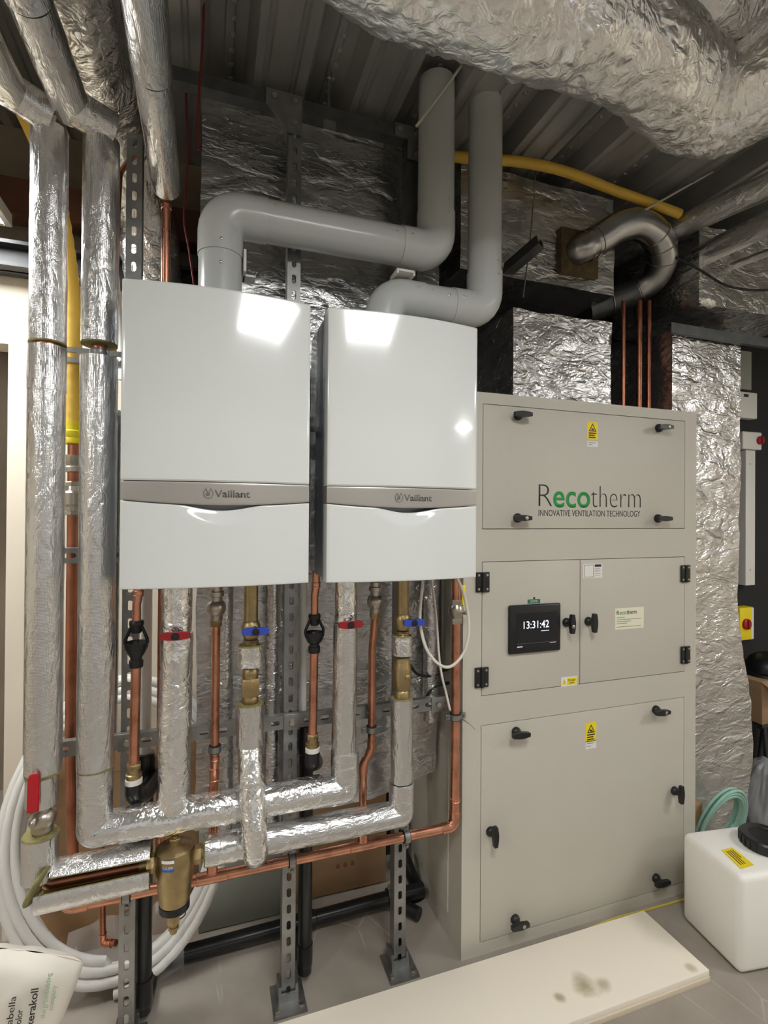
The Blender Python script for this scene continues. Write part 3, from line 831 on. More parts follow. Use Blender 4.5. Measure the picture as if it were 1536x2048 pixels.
mb = MB().prism([(a_ + w * q, yl - .0014, z0 + h * r) for q, r in ((.17, .28), (.205, .5), (.18, .5), (.19, .72), (.155, .46), (.18, .46))], (0, .0002, 0)); mb.build('hazard_mark', 'ink', o, smooth=False)
letters('Danger', a_ + w * .42, b_ - w * .1, z0 + h * .52, h * .24, yl - .0012, 'ink', o, depth=.0003)
bars(o, a_ + w * .5, b_ - w * .2, [z0 + h * .32], [1], 'ink_brown', .0025, .0016)

# ================================================================== foil ducts
def duct(mb, name, mat, label, cat='duct', group='foil wrapped ducts', amp=.008, sc=5, seed=1, fine=.4, stretch=(1, 1, 1), angle=75):
    if amp: mb.crumple(amp, sc, seed, fine, stretch)
    return tag(mb.build(name, mat, angle=angle), label, cat, group)
# tall riser duct behind the boilers
YD = 1.728
mb = MB(); mb.gridbox((-.03, YD, .50), (.80, YD + .12, 2.82), .022)
for v in mb.bm.verts:                               # bottom right corner cut back
    k = (v.co.x - .62) - (v.co.z - .5) * .9
    if v.co.z < .75 and k > -.2 and v.co.x > .4: v.co.z += max(0, (v.co.x - .55)) * .25 * (1 - (v.co.z - .5) / .25)
duct(mb, 'riser_duct', 'foil_flat', 'tall flat foil wrapped duct rising behind both boilers', seed=3, amp=.007, sc=4)
for pxx, y0, y1, r, lb in ((447, 1160, 1690, .030, 'narrow foil wrapped upright behind the left boiler copper gas drop'), (545, 1160, 1640, .026, 'narrow foil wrapped upright left of the middle post'), (862, 1150, 1440, .030, 'narrow foil wrapped upright behind the looped white cable')):
    a = W(pxx, y1, Y=1.685); b = W(pxx, 1300, Y=1.685)
    mb = MB(); mb.tube(resample([V((b.x, 1.685, a.z)), V((b.x, 1.685, BZ + .2))], .016), r, 28); mb.crumple(.005, 7, pxx, .5, (1, 1, .3))
    tag(mb.build('lagged_upright', 'foil_duct', angle=75), lb, 'lagged pipe', 'foil wrapped uprights')
# box plenum on the grey unit
a = W(1027, 614, Y=1.67); b = W(1223, 648, Y=1.67)
mb = MB(); mb.gridbox((a.x, 1.67, AZ + .001), (b.x, 2.04, (a.z + b.z) / 2), .018)
duct(mb, 'plenum_box', 'foil_duct', 'square foil wrapped plenum box standing on top of the grey unit', seed=5, amp=.007, sc=7)
# wide duct under the ceiling
a = W(922, 340, Y=1.74); b = W(1228, 385, Y=1.74); c = W(1000, 530, Y=1.74)
HD = (a.x, b.x, c.z)
mb = MB(); mb.gridbox((a.x, 1.74, c.z - .04), (b.x, YB - .01, 2.84), .022)
duct(mb, 'ceiling_duct', 'foil_flat', 'wide flat foil duct under the decking right of the flue stacks', seed=8, amp=.009, sc=4)
# tall duct right of the grey unit, flaring towards the floor
X0, X1 = 1.893, 2.300
mb = MB(); mb.gridbox((X0, 1.70, .06), (X1, 2.08, W(1400, 668, Y=1.70).z), .024)
for v in mb.bm.verts:
    if v.co.z < 1.05:
        f = min(1, (1.05 - v.co.z) / .55); s_ = f * f * (3 - 2 * f)
        if v.co.z < .38: s_ *= max(.2, 1 - (.38 - v.co.z) / .42)
        if v.co.x > 2.1: v.co.x += .085 * s_
        v.co.x += .04 * max(0, (.55 - v.co.z)) * (1 if v.co.x < 2.0 else .2)
duct(mb, 'return_air_duct', 'foil_duct', 'tall rumpled foil duct standing against the right side of the grey unit', seed=11, amp=.011, sc=4)
# rumpled foil hood over that duct
a = W(1350, 520, Y=1.76); b = W(1350, 640, Y=1.76)
mb = MB(); mb.gridbox((1.95, 1.62, b.z + .02), (2.62, 2.10, 2.75), .024)
duct(mb, 'transition_duct', 'foil_duct', 'rumpled foil transition duct over the tall right hand duct', seed=14, amp=.02, sc=4)
p = W(1350, 655, Y=1.66); q = W(1445, 690, Y=1.66)
t = rail('strut_rail', (p.x - .02, 1.66, p.z), (2.44, 1.66, p.z), 'strut rail under the foil transition duct at right', 'galv_dark', slots=False)
# large flexible duct under the decking
ZX = 2.55
pts = [W(950, -28, Z=ZX), W(1262, 92, Z=ZX), W(1380, 196, Z=ZX), W(1450, 205, Z=ZX), W(1536, 160, Z=ZX)]
y0_ = pts[0].y
pts = [V((.09, y0_ - .65, ZX)), V((.10, y0_ - .30, ZX)), V((.16, y0_ - .08, ZX)), V((.30, y0_ - .002, ZX))] + pts + [pts[-1] + V((.10, -.35, .02)), pts[-1] + V((.2, -.8, .04))]
pts = smooth_path(pts, 26)
mb = MB(); mb.tube(resample(pts, .0095), .114, 110)
mb.crumple(.009, 8, 21, .5); mb.crumple(.004, 26, 22, .5); tag(mb.build('flexible_duct', 'foil_flex', angle=80), 'large rumpled foil flexible duct sweeping across the top and bending at right', 'duct', 'foil wrapped ducts')
# second flexible duct, top right corner
a = W(1400, 5, Z=2.72); b = W(1545, 40, Z=2.72)
pts = resample([a + (a - b) * 1.3, a, b, b + (b - a) * 1.5], .02)
mb = MB(); mb.tube(pts, .10, 60); mb.crumple(.008, 8, 27, .5); tag(mb.build('flexible_duct', 'foil_flex', angle=80), 'foil duct just cut by the top right corner of the picture', 'duct', 'foil wrapped ducts')
# round duct top left, running back over the pipes and turning down
c0 = W(200, 60, Y=1.15); z = 2.66
pts = fillet([(-.33, .5, z), (-.33, 1.87, z), (-.33, 1.87, 2.30)], .22, 14)
z = 2.70
pts = [V((-.32, .5, z)), V((-.305, 1.2, z)), V((-.285, 1.7, z - .01)), V((-.235, 1.92, z - .10)), V((-.20, 2.01, z - .28)), V((-.19, 2.03, z - .42))]
mb = MB(); mb.tube(resample(smooth_path(pts, 12), .016), .095, 60); mb.crumple(.009, 9, 31, .5); tag(mb.build('flexible_duct', 'foil_flex', angle=80), 'foil duct running back between the silver pipes at top left', 'duct', 'foil wrapped ducts')

# spiral steel elbow with its straight ends
t = thing('spiral_duct', W(1260, 520, Y=1.7), 'bare steel round duct making a U bend beside the wide foil duct', 'duct')
P0, P1, P2, P3, P4, P5 = W(1160, 499, Y=1.715), W(1196, 482, Y=1.69), W(1258, 452, Y=1.66), W(1328, 505, Y=1.70), W(1308, 562, Y=1.80), W(1195, 612, Y=1.90)
r = .060
cur = smooth_path([P0, W(1200, 478, Y=1.69), W(1236, 456, Y=1.665), W(1276, 449, Y=1.65), W(1311, 470, Y=1.665), W(1325, 512, Y=1.70), W(1311, 552, Y=1.76), W(1280, 578, Y=1.82), W(1245, 594, Y=1.86), P5], 10)
mb = MB(); mb.tube(cur[6:-18], r, 40); mb.build('bend', 'spiral', t)
mb = MB(); mb.tube([V((cur[0].x - .012, 1.79, cur[0].z - .012)), V((cur[0].x - .006, 1.70, cur[0].z - .006)), cur[7]], r * .93, 36, bend=.05); mb.build('spigot', 'spiral', t)
mb = MB(); mb.tube([cur[-19], cur[-10], P5, P5 + (P5 - cur[-10]) * .5], r * .97, 36); mb.build('tail_pipe', 'galv_dark', t)
MB().box((cur[0].x - .085, 1.722, cur[0].z - .10), (cur[0].x + .10, 1.75, cur[0].z + .085), .004).build('insulation_cutout', plain('torn_brown_wool', rgb(92, 78, 52), .95, scale=30, amount=.35, bump=.8, bscale=60), t)
q = W(1112, 305, Y=1.88)
mb = MB(); mb.tube(resample([(q.x, 1.88, 2.855), (q.x, 1.88, ZC + .01)], .012), .045, 30); mb.crumple(.008, 16, 4, .6)
tag(mb.build('lagged_upright', 'foil_duct', angle=75), 'short foil wrapped stub between the wide ceiling duct and the decking', 'lagged pipe', 'foil wrapped uprights')
for k in (3, 8, 40, 46, 52, 71, 86):
    i = min(k, len(cur) - 2); d = (cur[i + 1] - cur[i]).normalized()
    MB().lathe(cur[i] - d * .003, d, [(r + .001, 0), (r + .0035, .002), (r + .0035, .005), (r + .001, .007)], 40).build('seam_ring', 'spiral', t)

# ================================================================== pipework
YI, YC = 1.47, 1.553
def px(pts, Y): return [W(a, b, Y=Y) for a, b in pts]
def ipipe(label, loc, group='silver insulated pipes'): return thing('insulated_pipe', loc, label, 'insulated pipe', group)
def sleeve(parent, pts, r, name='sleeve', mat='foil_pipe', amp=.0012, step=.02, bend=0, seed=1, n=32, sc=12, ends=True):
    if mat == 'foil_pipe':
        d = V(pts[1]) - V(pts[0]) if len(pts) == 2 else V((0, 0, 1))
        if len(pts) > 2: d = max((V(b) - V(a) for a, b in zip(pts, pts[1:])), key=lambda q: q.length)
        mat = 'foil_pipe' + ('_x' if abs(d.x) > abs(d.z) and abs(d.x) > abs(d.y) else '_y' if abs(d.y) > abs(d.z) else '')
    if bend: pts = fillet(pts, bend, 9)
    mb = MB(); mb.tube(resample(pts, step), r, n)
    if amp: mb.crumple(amp, sc, seed, .5, (1, 1, .5))
    return mb.build(name, mat, parent, angle=60)
def wool_ring(parent, c, axis, r, h=.006): return MB().lathe(V(c), axis, [(r * .99, 0), (r * .96, h)], 28).build('wool_edge', 'wool', parent)
def vert(pxx, pyy, Y, py0, py1):
    """upright line at the place of pixel (pxx, pyy), between the heights of two pixel rows"""
    p = W(pxx, pyy, Y=Y); return V((p.x, Y, W(pxx, py1, Y=Y).z)), V((p.x, Y, W(pxx, py0, Y=Y).z))
# ---- far left riser
c = W(92, 1000, Y=YI); r1 = SZ(33, c); x1 = c.x
zz = lambda y, X=92: W(X, y, Y=YI).z
t = ipipe('leftmost tall silver insulated pipe, bending forward at the top', (x1, YI, zz(1545)))
zt = zz(250)
ph = W(52, 195, Y=YI - .05)
sleeve(t, [(x1, YI, zz(686)), (x1, YI, zt - .01)], r1, 'upper_sleeve', seed=2)
e0, e1 = W(8, 172, Y=YI - .05), W(108, 238, Y=YI - .02)
MB().tube([e0, e0.lerp(e1, .5), e1], r1 * .98, 26).build('elbow_cover', 'foil_pipe', t, angle=30)
sleeve(t, [(e0.x + .012, YI - .055, e0.z - .012), (e0.x - .02, YI - .57, e0.z)], r1, 'overhead_sleeve', seed=3)
MB().cyl((x1, YI, zz(700)), (x1, YI, zz(680)), r1 * .8, 20).build('pipe_core', 'copper_aged', t)
sleeve(t, [(x1, YI, zz(783)), (x1, YI, zz(695))], r1 * 1.05, 'collar_sleeve', amp=.002, seed=4)
wool_ring(t, (x1, YI, zz(689)), Z_, r1 * 1.02)
sleeve(t, [(x1, YI, zz(1540)), (x1, YI, zz(783) + .002)], r1, 'lower_sleeve', seed=5)
wool_ring(t, (x1, YI, zz(1540)), -Z_, r1, .008)
rs = r1 * .86
sleeve(t, [(x1 - .002, YI, zz(1606)), (x1 - .002, YI, zz(1549))], rs, 'short_sleeve', seed=6)
# ---- red lever ball valve below it
t = thing('ball_valve', (x1, YI, zz(1665)), 'nickel ball valve with long red lever under the leftmost silver pipe', 'valve')
MB().lathe((x1, YI, zz(1668)), Z_, [(.019, 0), (.019, .012), (.024, .013), (.024, .026), (.03, .034), (.031, .05), (.026, .058), (.02, .062), (.02, .085)], 24).build('body', 'nickel', t)
p = W(66, 1590, Y=YI - .055)
MB().lathe((p.x, YI - .005, zz(1622)), -Y_, [(.008, 0), (.008, .05), (.006, .056)], 14).build('stem', 'nickel', t)
a, b = W(67, 1549, Y=YI - .055), W(65, 1626, Y=YI - .055)
mb = MB(); w = SZ(10.5, a)
pl = [(a.x - w * .7, a.z), (a.x + w * .7, a.z), (a.x + w, a.z - .012), (b.x + w, b.z), (b.x - w, b.z), (a.x - w, a.z - .012)]
mb.prism([(q[0], YI - .05, q[1]) for q in pl], (0, -.006, 0)); bmesh.ops.bevel(mb.bm, geom=mb.bm.edges[:], offset=.002, segments=2, affect='EDGES')
mb.build('lever', 'red', t)
# ---- split sleeve from that valve to the dirt separator
A, B = W(98, 1768, Y=YI), W(302, 1724, Y=YI); zr = .585
zA = (A.z + B.z) / 2; A.z = B.z = zA
t = ipipe('short silver pipe with its sleeve split open, left of the brass separator', (A.x, YI, zA - .04))
sleeve(t, [(x1 - .004, YI, zA + .02), (x1 - .004, YI, zz(1668))], r1 * .98, 'stub_sleeve', seed=7)
wool_ring(t, (x1 - .004, YI, zz(1668)), Z_, r1 * .97, .005)
MB().tube([(x1, YI, zA + .05), (x1, YI, zA), (B.x, YI, zA)], .016, 18, bend=.03).build('pipe_core', 'copper_aged', t)
def shell(a, b, ro, ri, a0, a1, n=18):
    mb = MB(); d = V(b) - V(a); ux, uz = V((0, -1, 0)), Z_; L = []
    for k in range(n + 1):
        th = math.radians(a0 + (a1 - a0) * k / n); e = ux * math.cos(th) + uz * math.sin(th)
        L.append(e)
    loop = [e * ro for e in L] + [e * ri for e in L[::-1]]
    g = [[mb.bm.verts.new(V(a) + d * f + q) for q in loop] for f in [i / 10 for i in range(11)]]
    m = len(loop)
    for r0, r1_ in zip(g, g[1:]):
        for k in range(m): mb.bm.faces.new((r0[k], r0[(k + 1) % m], r1_[(k + 1) % m], r1_[k]))
    mb.bm.faces.new(g[0][::-1]); mb.bm.faces.new(g[-1])
    return mb
ro = .043
shell((A.x + .008, YI, zA + .012), (B.x, YI, zA + .012), ro, ro - .0012, 30, 190).build('upper_shell', 'foil_pipe', t)
shell((A.x + .012, YI, zA + .012), (B.x - .002, YI, zA + .012), ro - .0014, .020, 27, 190).build('upper_wool', 'wool', t)
shell((A.x - .02, YI - .012, zA - .015), (B.x, YI - .012, zA - .011), ro, ro - .0012, -170, 26).build('lower_shell', 'foil_pipe', t)
shell((A.x - .016, YI - .012, zA - .015), (B.x - .002, YI - .012, zA - .011), ro - .0014, .028, -170, 29).build('lower_wool', 'wool', t)
e = W(80, 1772, Y=YI - .03)
mb = MB(); mb.lathe(e - V((.8, -.35, -.5)).normalized() * .006, (.86, -.3, -.42), [(.046, 0), (.048, .003), (.044, .007)], 26); mb.build('mitred_wool_end', 'wool', t)
# ---- brass dirt separator
p = W(350, 1712, Y=YI); zp = zA
S = thing('dirt_separator', W(348, 1868, Y=YI), 'brass dirt separator with small blue label, hanging in the return pipe', 'separator')
zt = W(350, 1688, Y=YI).z; zb = W(348, 1803, Y=YI).z; h = zt - zb
xd = p.x
MB().lathe((xd, YI, zb), Z_, [(.032, 0), (.037, h * .02), (.040, h * .12), (.047, h * .58), (.050, h * .66), (.051, h * .86), (.048, h * .95), (.036, h * 1.0), (.014, h * 1.04), (.012, h * 1.05)], 36).build('body', 'brass', S)
MB().hexnut((xd, YI, zt + .012), Z_, .015, .012).lathe((xd, YI, zt + .016), Z_, [(.009, 0), (.009, .008), (.006, .010)], 14).build('vent_cap', 'brass', S)
MB().lathe((xd, YI, zb - .018), Z_, [(.035, 0), (.038, .002), (.038, .018), (.035, .020)], 30).build('black_collar', 'black', S)
MB().lathe((xd, YI, zb - .034), Z_, [(.016, 0), (.028, .008), (.029, .017)], 24).build('drain_base', 'brass', S)
MB().hexnut((xd - .002, YI, zb - .045), Z_, .017, .022).lathe((xd - .002, YI, zb - .084), Z_, [(.006, 0), (.0085, .002), (.0085, .012), (.013, .013), (.013, .02), (.0105, .021), (.0105, .03)], 18).build('drain_valve', 'brass', S)
MB().tube(smooth_path([(xd + .014, YI, zb - .05), (xd + .026, YI - .002, zb - .04), (xd + .026, YI - .003, zb - .02), (xd + .02, YI - .006, zb - .014)], 6), .0015, 8).build('cap_strap', 'black_soft', S)
for s in (-1, 1):
    mb = MB(); mb.hexnut((xd + s * .058, YI, zp), X_, .024, .02)
    mb.lathe((xd + s * .035, YI, zp), X_ * s, [(.02, 0), (.02, .05)], 24); mb.build('port', 'brass', S)
lw = .021
def bodyfront(u, z):
    f = (z - zb) / h; rr = .040 + (.050 - .040) * min(1, max(0, (f - .12) / .54)) + .0006
    a = u / rr; return V((xd + rr * math.sin(a - .3), YI - rr * math.cos(a - .3), z))
zl0, zl1 = W(346, 1739, Y=YI - .04).z, W(346, 1716, Y=YI - .04).z
lab = MB().sheet(lambda u, v: bodyfront((u - .5) * .032, zl0 + (zl1 - zl0) * v), 10, 4).build('label', plain('blue_label', rgb(44, 92, 165), .4), S)
MB().sheet(lambda u, v: bodyfront((u - .5) * .032, zl0 + (zl1 - zl0) * (.72 + .28 * v)) + V((0, -.0004, 0)), 10, 2).build('label_band', 'sticker', lab)
letters('CALEFFI', 0, .026, 0, .0065, 0, 'sticker', lab, depth=.0002, place=lambda u, w, d: bodyfront(u - .013, zl0 + .007 + w) + V((0, -.0006 - d, 0)))
# ---- second riser and the flow header
c2 = W(196, 1000, Y=YI); r2 = SZ(33.5, c2); x2 = c2.x
z2 = lambda y: W(194, y, Y=YI).z
zf = sum(W(a, b, Y=YI).z for a, b in ((200, 1653), (470, 1615), (655, 1580))) / 3
t = ipipe('second tall silver insulated pipe from the left, beside the left boiler', (x2, YI, z2(1534)))
zt = W(200, 275, Y=YI).z
sleeve(t, [(x2, YI, z2(688)), (x2, YI, zt - .008)], r2, 'upper_sleeve', seed=12)
e0, e1 = W(145, 212, Y=YI - .05), W(226, 262, Y=YI - .01)
MB().tube([e0, e0.lerp(e1, .5), e1], r2 * .98, 26).build('elbow_cover', 'foil_pipe', t, angle=30)
ex_, ez_ = e0.x - .004, e0.z + .004
sleeve(t, [(ex_, YI - .03, ez_), (ex_ - .012, YI - .32, ez_)], r2, 'overhead_sleeve', seed=13)
sleeve(t, [(ex_ - .0122, YI - .325, ez_), (ex_ - .028, YI - .57, ez_)], r2 * 1.06, 'overhead_sleeve', seed=14)
MB().cyl((x2, YI, z2(725)), (x2, YI, z2(680)), .019, 20).build('pipe_core', 'copper_aged', t)
MB().lathe((x2, YI, z2(712)), Z_, [(.0215, 0), (.0225, .003), (.0225, .013), (.0215, .016)], 22).build('clip_band', 'galv', t)
wool_ring(t, (x2, YI, z2(691)), Z_, r2 * .99)
sleeve(t, [(x2, YI, z2(783)), (x2, YI, z2(716))], r2 * 1.02, 'collar_sleeve', seed=15)
sleeve(t, [(x2, YI, z2(1532)), (x2, YI, z2(783) + .002)], r2, 'lower_sleeve', seed=16)
xr2 = W(690, 1500, Y=YI).x
t = ipipe('silver flow header running right from the second silver pipe to the right boiler', (.06, YI, zf - .04))
sleeve(t, [(x2, YI, z2(1536)), (x2, YI, zf), (xr2, YI, zf), (xr2, YI, W(690, 1500, Y=YI).z)], r2 * .98, 'sleeve', 'foil_pipe', .0018, .02, .006, 17)
wool_ring(t, (x2, YI, z2(1536)), Z_, r2 * .97, .004)
xb = W(345, 1600, Y=YI).x
a = W(300, 1640, Y=YI); b = W(410, 1640, Y=YI)
sleeve(t, [(x2 + .06, YI, zf), (xb + .16, YI, zf)], r2 * 1.03, 'tape_wrap', 'foil_tape', .004, .012, 0, 18, sc=24)
a, b = W(535, 1600, Y=YI), W(640, 1590, Y=YI)
sleeve(t, [(a.x - .02, YI, zf), (b.x, YI, zf)], r2 * 1.02, 'tape_wrap', 'foil_tape', .004, .012, 0, 19, sc=24)

# ---- coppers, valves: shared bits
def clip(x, z, r, label, horiz=False, Yc=YC, back=YR):
    t = thing('pipe_clip', (x, Yc, z), label, 'pipe clip', 'steel pipe clips')
    ax = X_ if horiz else Z_; sd = Z_ if horiz else X_
    c = V((x, Yc, z))
    MB().lathe(c - ax * .011, ax, [(r + .0012, 0), (r + .004, 0), (r + .004, .022), (r + .0012, .022)], 24).build('rubber_liner', 'black_soft', t)
    MB().lathe(c - ax * .0085, ax, [(r + .003, 0), (r + .0062, 0), (r + .0062, .017), (r + .003, .017)], 24).build('band', 'galv', t)
    for s in (-1, 1):
        mb = MB(); mb.obox(c + sd * s * (r + .013), ax, sd, Y_, .017, .018, .007, .001)
        mb.hexnut(c + sd * s * (r + .015) - Y_ * .006, Y_, .0055, .006); mb.build('lug', 'galv', t)
    if back - Yc > r + .006: MB().cyl(c + Y_ * (r + .004), V((x, back, z)), .004, 10).build('stud', 'galv', t)
def coupling(mb, c, ax, r, h=.03):
    ax = V(ax).normalized(); c = V(c)
    mb.lathe(c - ax * h / 2, ax, [(r + .0005, 0), (r + .0022, .001), (r + .0022, .003), (r + .0014, .004), (r + .0014, h - .004), (r + .0022, h - .003), (r + .0022, h - .001), (r + .0005, h)], 20)
def wing_handle(parent, c, mat, ang=0, L=.036, tilt=0):
    """two-winged valve handle turned towards the room, black screw cap in the middle"""
    c = V(c); mb = MB(); ux = V((math.cos(ang), math.sin(ang) * .0, math.sin(ang))); uz = V((-math.sin(ang), 0, math.cos(ang)))
    if tilt: ux = V((math.cos(tilt), math.sin(tilt), 0))
    pl = []
    for f, w in ((-1, .55), (-.9, .85), (-.6, 1), (-.25, 1), (0, .95), (.25, 1), (.6, 1), (.9, .85), (1, .55)): pl.append((f * L, .0105 * w))
    poly = [c + ux * a + uz * b for a, b in pl] + [c + ux * a - uz * b * (.85 if abs(a) > .02 else 1.05) for a, b in pl[::-1]]
    mb.prism(poly, (0, -.010, 0)); bmesh.ops.bevel(mb.bm, geom=[e for e in mb.bm.edges], offset=.0018, segments=2, affect='EDGES')
    h = mb.build('handle', mat, parent)
    MB().lathe(c - Y_ * .006, -Y_, [(.009, 0), (.0095, .007), (.0075, .0095), (.004, .010)], 20).build('screw_cap', 'black', parent)
    return h
# under-boiler connections; `d` shifts them from the left boiler to the right one
def tundish(pxc, Y, y0, yT, yC, y1, yB, label, glabel, bx, zoff=0):
    t = thing('condensate_pipe', W(pxc, y1, Y=Y), label, 'copper pipe', 'condensate pipes')
    xq = W(pxc, (y0 + y1) / 2, Y=Y).x; z = lambda y: W(pxc, y, Y=Y).z; r = .0115
    MB().tube([(xq + .004, Y, BZ + .01), (xq + .004, Y, z(y0) - .01), (xq, Y, z(y0) - .03), (xq, Y, z(yT) - .002)], r * .95, 18, bend=.02).build('upper_pipe', 'copper', t)
    mb = MB(); coupling(mb, (xq + .004, Y, z(y0) - .002), Z_, r, .016); mb.build('coupling', 'copper', t)
    mb = MB(); zc = z(yT)
    mb.lathe((xq, Y, zc - .03), Z_, [(.011, 0), (.013, .004), (.014, .02), (.018, .021), (.018, .030), (.016, .033)], 20); k = mb.build('tundish_head', 'black', t)
    for s in (-1, 1): MB().tube([(xq + s * .012, Y, zc - .012), (xq + s * .026, Y, z(yC) + .008), (xq + s * .027, Y, z(yC) - .004)], .0042, 10, bend=.01).build('tundish_arm', 'black', t)
    mb = MB(); zb_ = z(y1); hh = z(yC) - zb_
    mb.lathe((xq, Y, zb_), Z_, [(.0165, 0), (.0175, .003), (.0175, .018), (.0145, .020), (.0145, .026), (.021, hh * .55), (.029, hh * .82), (.030, hh), (.027, hh), (.022, hh - .01)], 26); mb.build('tundish_cup', 'black', t)
    mb = MB(); mb.tube([(xq, Y, zb_ + .002), (xq - .003, Y, z(yB))], .0125, 20); mb.build('lower_pipe', 'copper', t)
    z3 = z(yB); x3 = xq - .003
    MB().hexnut((x3, Y, z3 + .004), Z_, .0185, .014).lathe((x3, Y, z3 - .028), Z_, [(.018, 0), (.020, .003), (.020, .012), (.0165, .014), (.0165, .03)], 22).build('compression_nut', 'brass', t)
    MB().lathe((x3, Y, z3 - .042), Z_, [(.021, 0), (.0215, .002), (.021, .013), (.019, .014)], 22).build('white_ring', 'white_plastic', t)
    MB().tube([(x3, Y, z3 - .041), (x3, Y, z3 - .078), (x3 + .022, Y + .05, z3 - .100), (x3 + (.055 if bx > 1.65 else .02), bx, z3 - .10)], .0215, 22, bend=.035).build('waste_elbow', 'waste', t)
tundish(273, 1.50, 1185, 1243, 1284, 1334, 1534, 'copper condensate pipe with black tundish under the left end of the left boiler', '', 1.66)
tundish(629, 1.50, 1168, 1230, 1264, 1305, 1474, 'copper condensate pipe with black tundish in the gap between the boilers', '', 1.64)
def flow_drop(x_top, y_h, seg, label, vlabel, r, xh=None, seed=1, ztop=None):
    t = ipipe(label, W(x_top, seg[-1][1], Y=YI), 'silver pipes under the boilers')
    xq = W(x_top, 1300, Y=YI).x; z = lambda y: W(x_top, y, Y=YI).z
    sleeve(t, [(xq, YI, z(y_h)), (xq, YI, BZ + .012)], r * .93, 'upper_sleeve', 'foil_tape', .003, .014, 0, seed, sc=20)
    sleeve(t, [(xq - .004, YI, zf + .02), (xq, YI, z(y_h) - .004)], r, 'lower_sleeve', 'foil_tape' if seed == 31 else 'foil_pipe', .0035 if seed == 31 else .0018, .014, 0, seed + 1, sc=14)
    v = thing('isolation_valve', (xq, YI - r - .02, z(y_h) - .012), vlabel, 'valve', 'winged boiler valves')
    MB().cyl((xq, YI - r * .6, z(y_h)), (xq, YI - r - .016, z(y_h)), .009, 14).build('stem', 'black', v)
    wing_handle(v, (xq, YI - r - .014, z(y_h)), 'red_dark')
flow_drop(353, 1262, ((0, 1180), (0, 1600)), 'fat silver pipe rising to the left boiler behind a red valve handle', 'red winged valve handle under the left boiler', .041, seed=31)
flow_drop(691, 1242, ((0, 1170), (0, 1570)), 'slim silver pipe rising to the right boiler behind a red valve handle', 'red winged valve handle under the right boiler', .036, seed=41)
# gas drops: nickel union, copper, clip, tee on the header
ZG = (W(440, 1748, Y=YC).z + W(800, 1677, Y=YC).z) / 2
def gas_drop(pxc, y0, y1, ycl, pxb, label, clabel, jog):
    t = thing('gas_pipe', W(pxb, 1700, Y=YC), label, 'copper pipe', 'gas drops to the boilers')
    xq = W(pxc, 1350, Y=YC).x; z = lambda y: W(pxc, y, Y=YC).z; xb_ = W(pxb, 1560, Y=YC).x; r = .0118
    Yt = YC - .03
    MB().lathe((xq, Yt, z(y1)), Z_, [(.0165, 0), (.018, .002), (.018, .014), (.022, .018), (.0265, .028), (.0265, .040), (.022, .05), (.016, .054), (.016, .066), (.021, .068), (.021, .08), (.016, .082), (.016, .095)], 26).build('gas_cock', 'nickel', t)
    MB().hexnut((xq, Yt, z(y1) - .008), Z_, .0175, .018).build('nut', 'brass', t)
    if jog: pts = [(xq, Yt, z(y1)), (xq, YC, z(y1) - .12), (xq, YC, z(1497)), (xb_, YC - .001, z(1527)), (xb_, YC, ZG + .01)]
    else: pts = [(xq, Yt, z(y1)), (xq, YC, z(y1) - .12), (xq, YC, z(1530)), (xq - .002, YC + .001, z(1560)), (xb_, YC, ZG + .01)]
    MB().tube(pts, r, 20, bend=.018).build('pipe', 'copper', t)
    mb = MB()
    if jog:
        for q, w in ((pts[2], pts[3]), (pts[3], pts[2])):
            d = (V(w) - V(q)).normalized(); e = Z_ if q is pts[2] else -Z_
            MB().tube([V(q) + e * .026, V(q), V(q) + d * .018], r + .002, 20, bend=.014).build('elbow', 'copper', t)
        mb.bm.free()
    else:
        for yy in (1515, 1548): 
            mb = MB(); coupling(mb, (xq, YC, z(yy)), Z_, r, .036 if yy == 1548 else .016); mb.build('coupling', 'copper', t)
    clip(xq, z(ycl), r, clabel)
    return xb_
g1 = gas_drop(431, 1170, 1236, 1497, 426, 'copper gas drop under the left boiler, ending in the first header tee', 'steel clip round the left copper gas drop', False)
g2 = gas_drop(744, 1165, 1222, 1458, 726, 'copper gas drop under the right boiler with a sideways jog', 'steel clip round the right copper gas drop above its jog', True)
# gas header along the front, up to the valve beside the unit
rg = .0150
xl, xr = W(146, 1000, Y=1.652).x + .012, W(911, 1400, Y=YC).x
t = thing('gas_header', ((xl + xr) / 2, YC, ZG), 'bright copper header pipe running low across all the strut posts', 'copper pipe')
zv = W(912, 1245, Y=YC).z
MB().tube([(xl, 1.655, ZG), (xl, YC, ZG), (xr, YC, ZG), (xr, YC, zv)], rg, 24, bend=.035).build('pipe', 'copper', t)
MB().tube([(xl, YC + .09, ZG), (xl, YC, ZG), (xl + .055, YC, ZG)], rg + .0022, 24, bend=.036).build('elbow', 'copper', t)
MB().tube([(xr - .05, YC, ZG), (xr, YC, ZG), (xr, YC, ZG + .05)], rg + .0022, 24, bend=.036).build('elbow', 'copper', t)
for gx in (g1, g2):
    mb = MB(); coupling(mb, (gx, YC, ZG), X_, rg, .085); mb.build('tee_run', 'copper', t)
    mb = MB(); coupling(mb, (gx, YC, ZG + .028), Z_, .0135, .03); mb.build('tee_branch', 'copper', t)
mb = MB(); coupling(mb, (xr, YC, W(907, 1600, Y=YC).z), Z_, rg, .012); mb.build('coupling', 'copper', t)
for x, lb in ((-.2, 'steel clip holding the copper header on the left post'), (.247, 'steel clip holding the copper header on the middle post'), (.614, 'steel clip holding the copper header on the right post')):
    clip(x, ZG, rg, lb, True, back=YP)
clip(xr, W(906, 1433, Y=YC).z, rg, 'steel clip with loose wire ends round the copper pipe beside the grey unit')
q = W(918, 1437, Y=YC - .015)
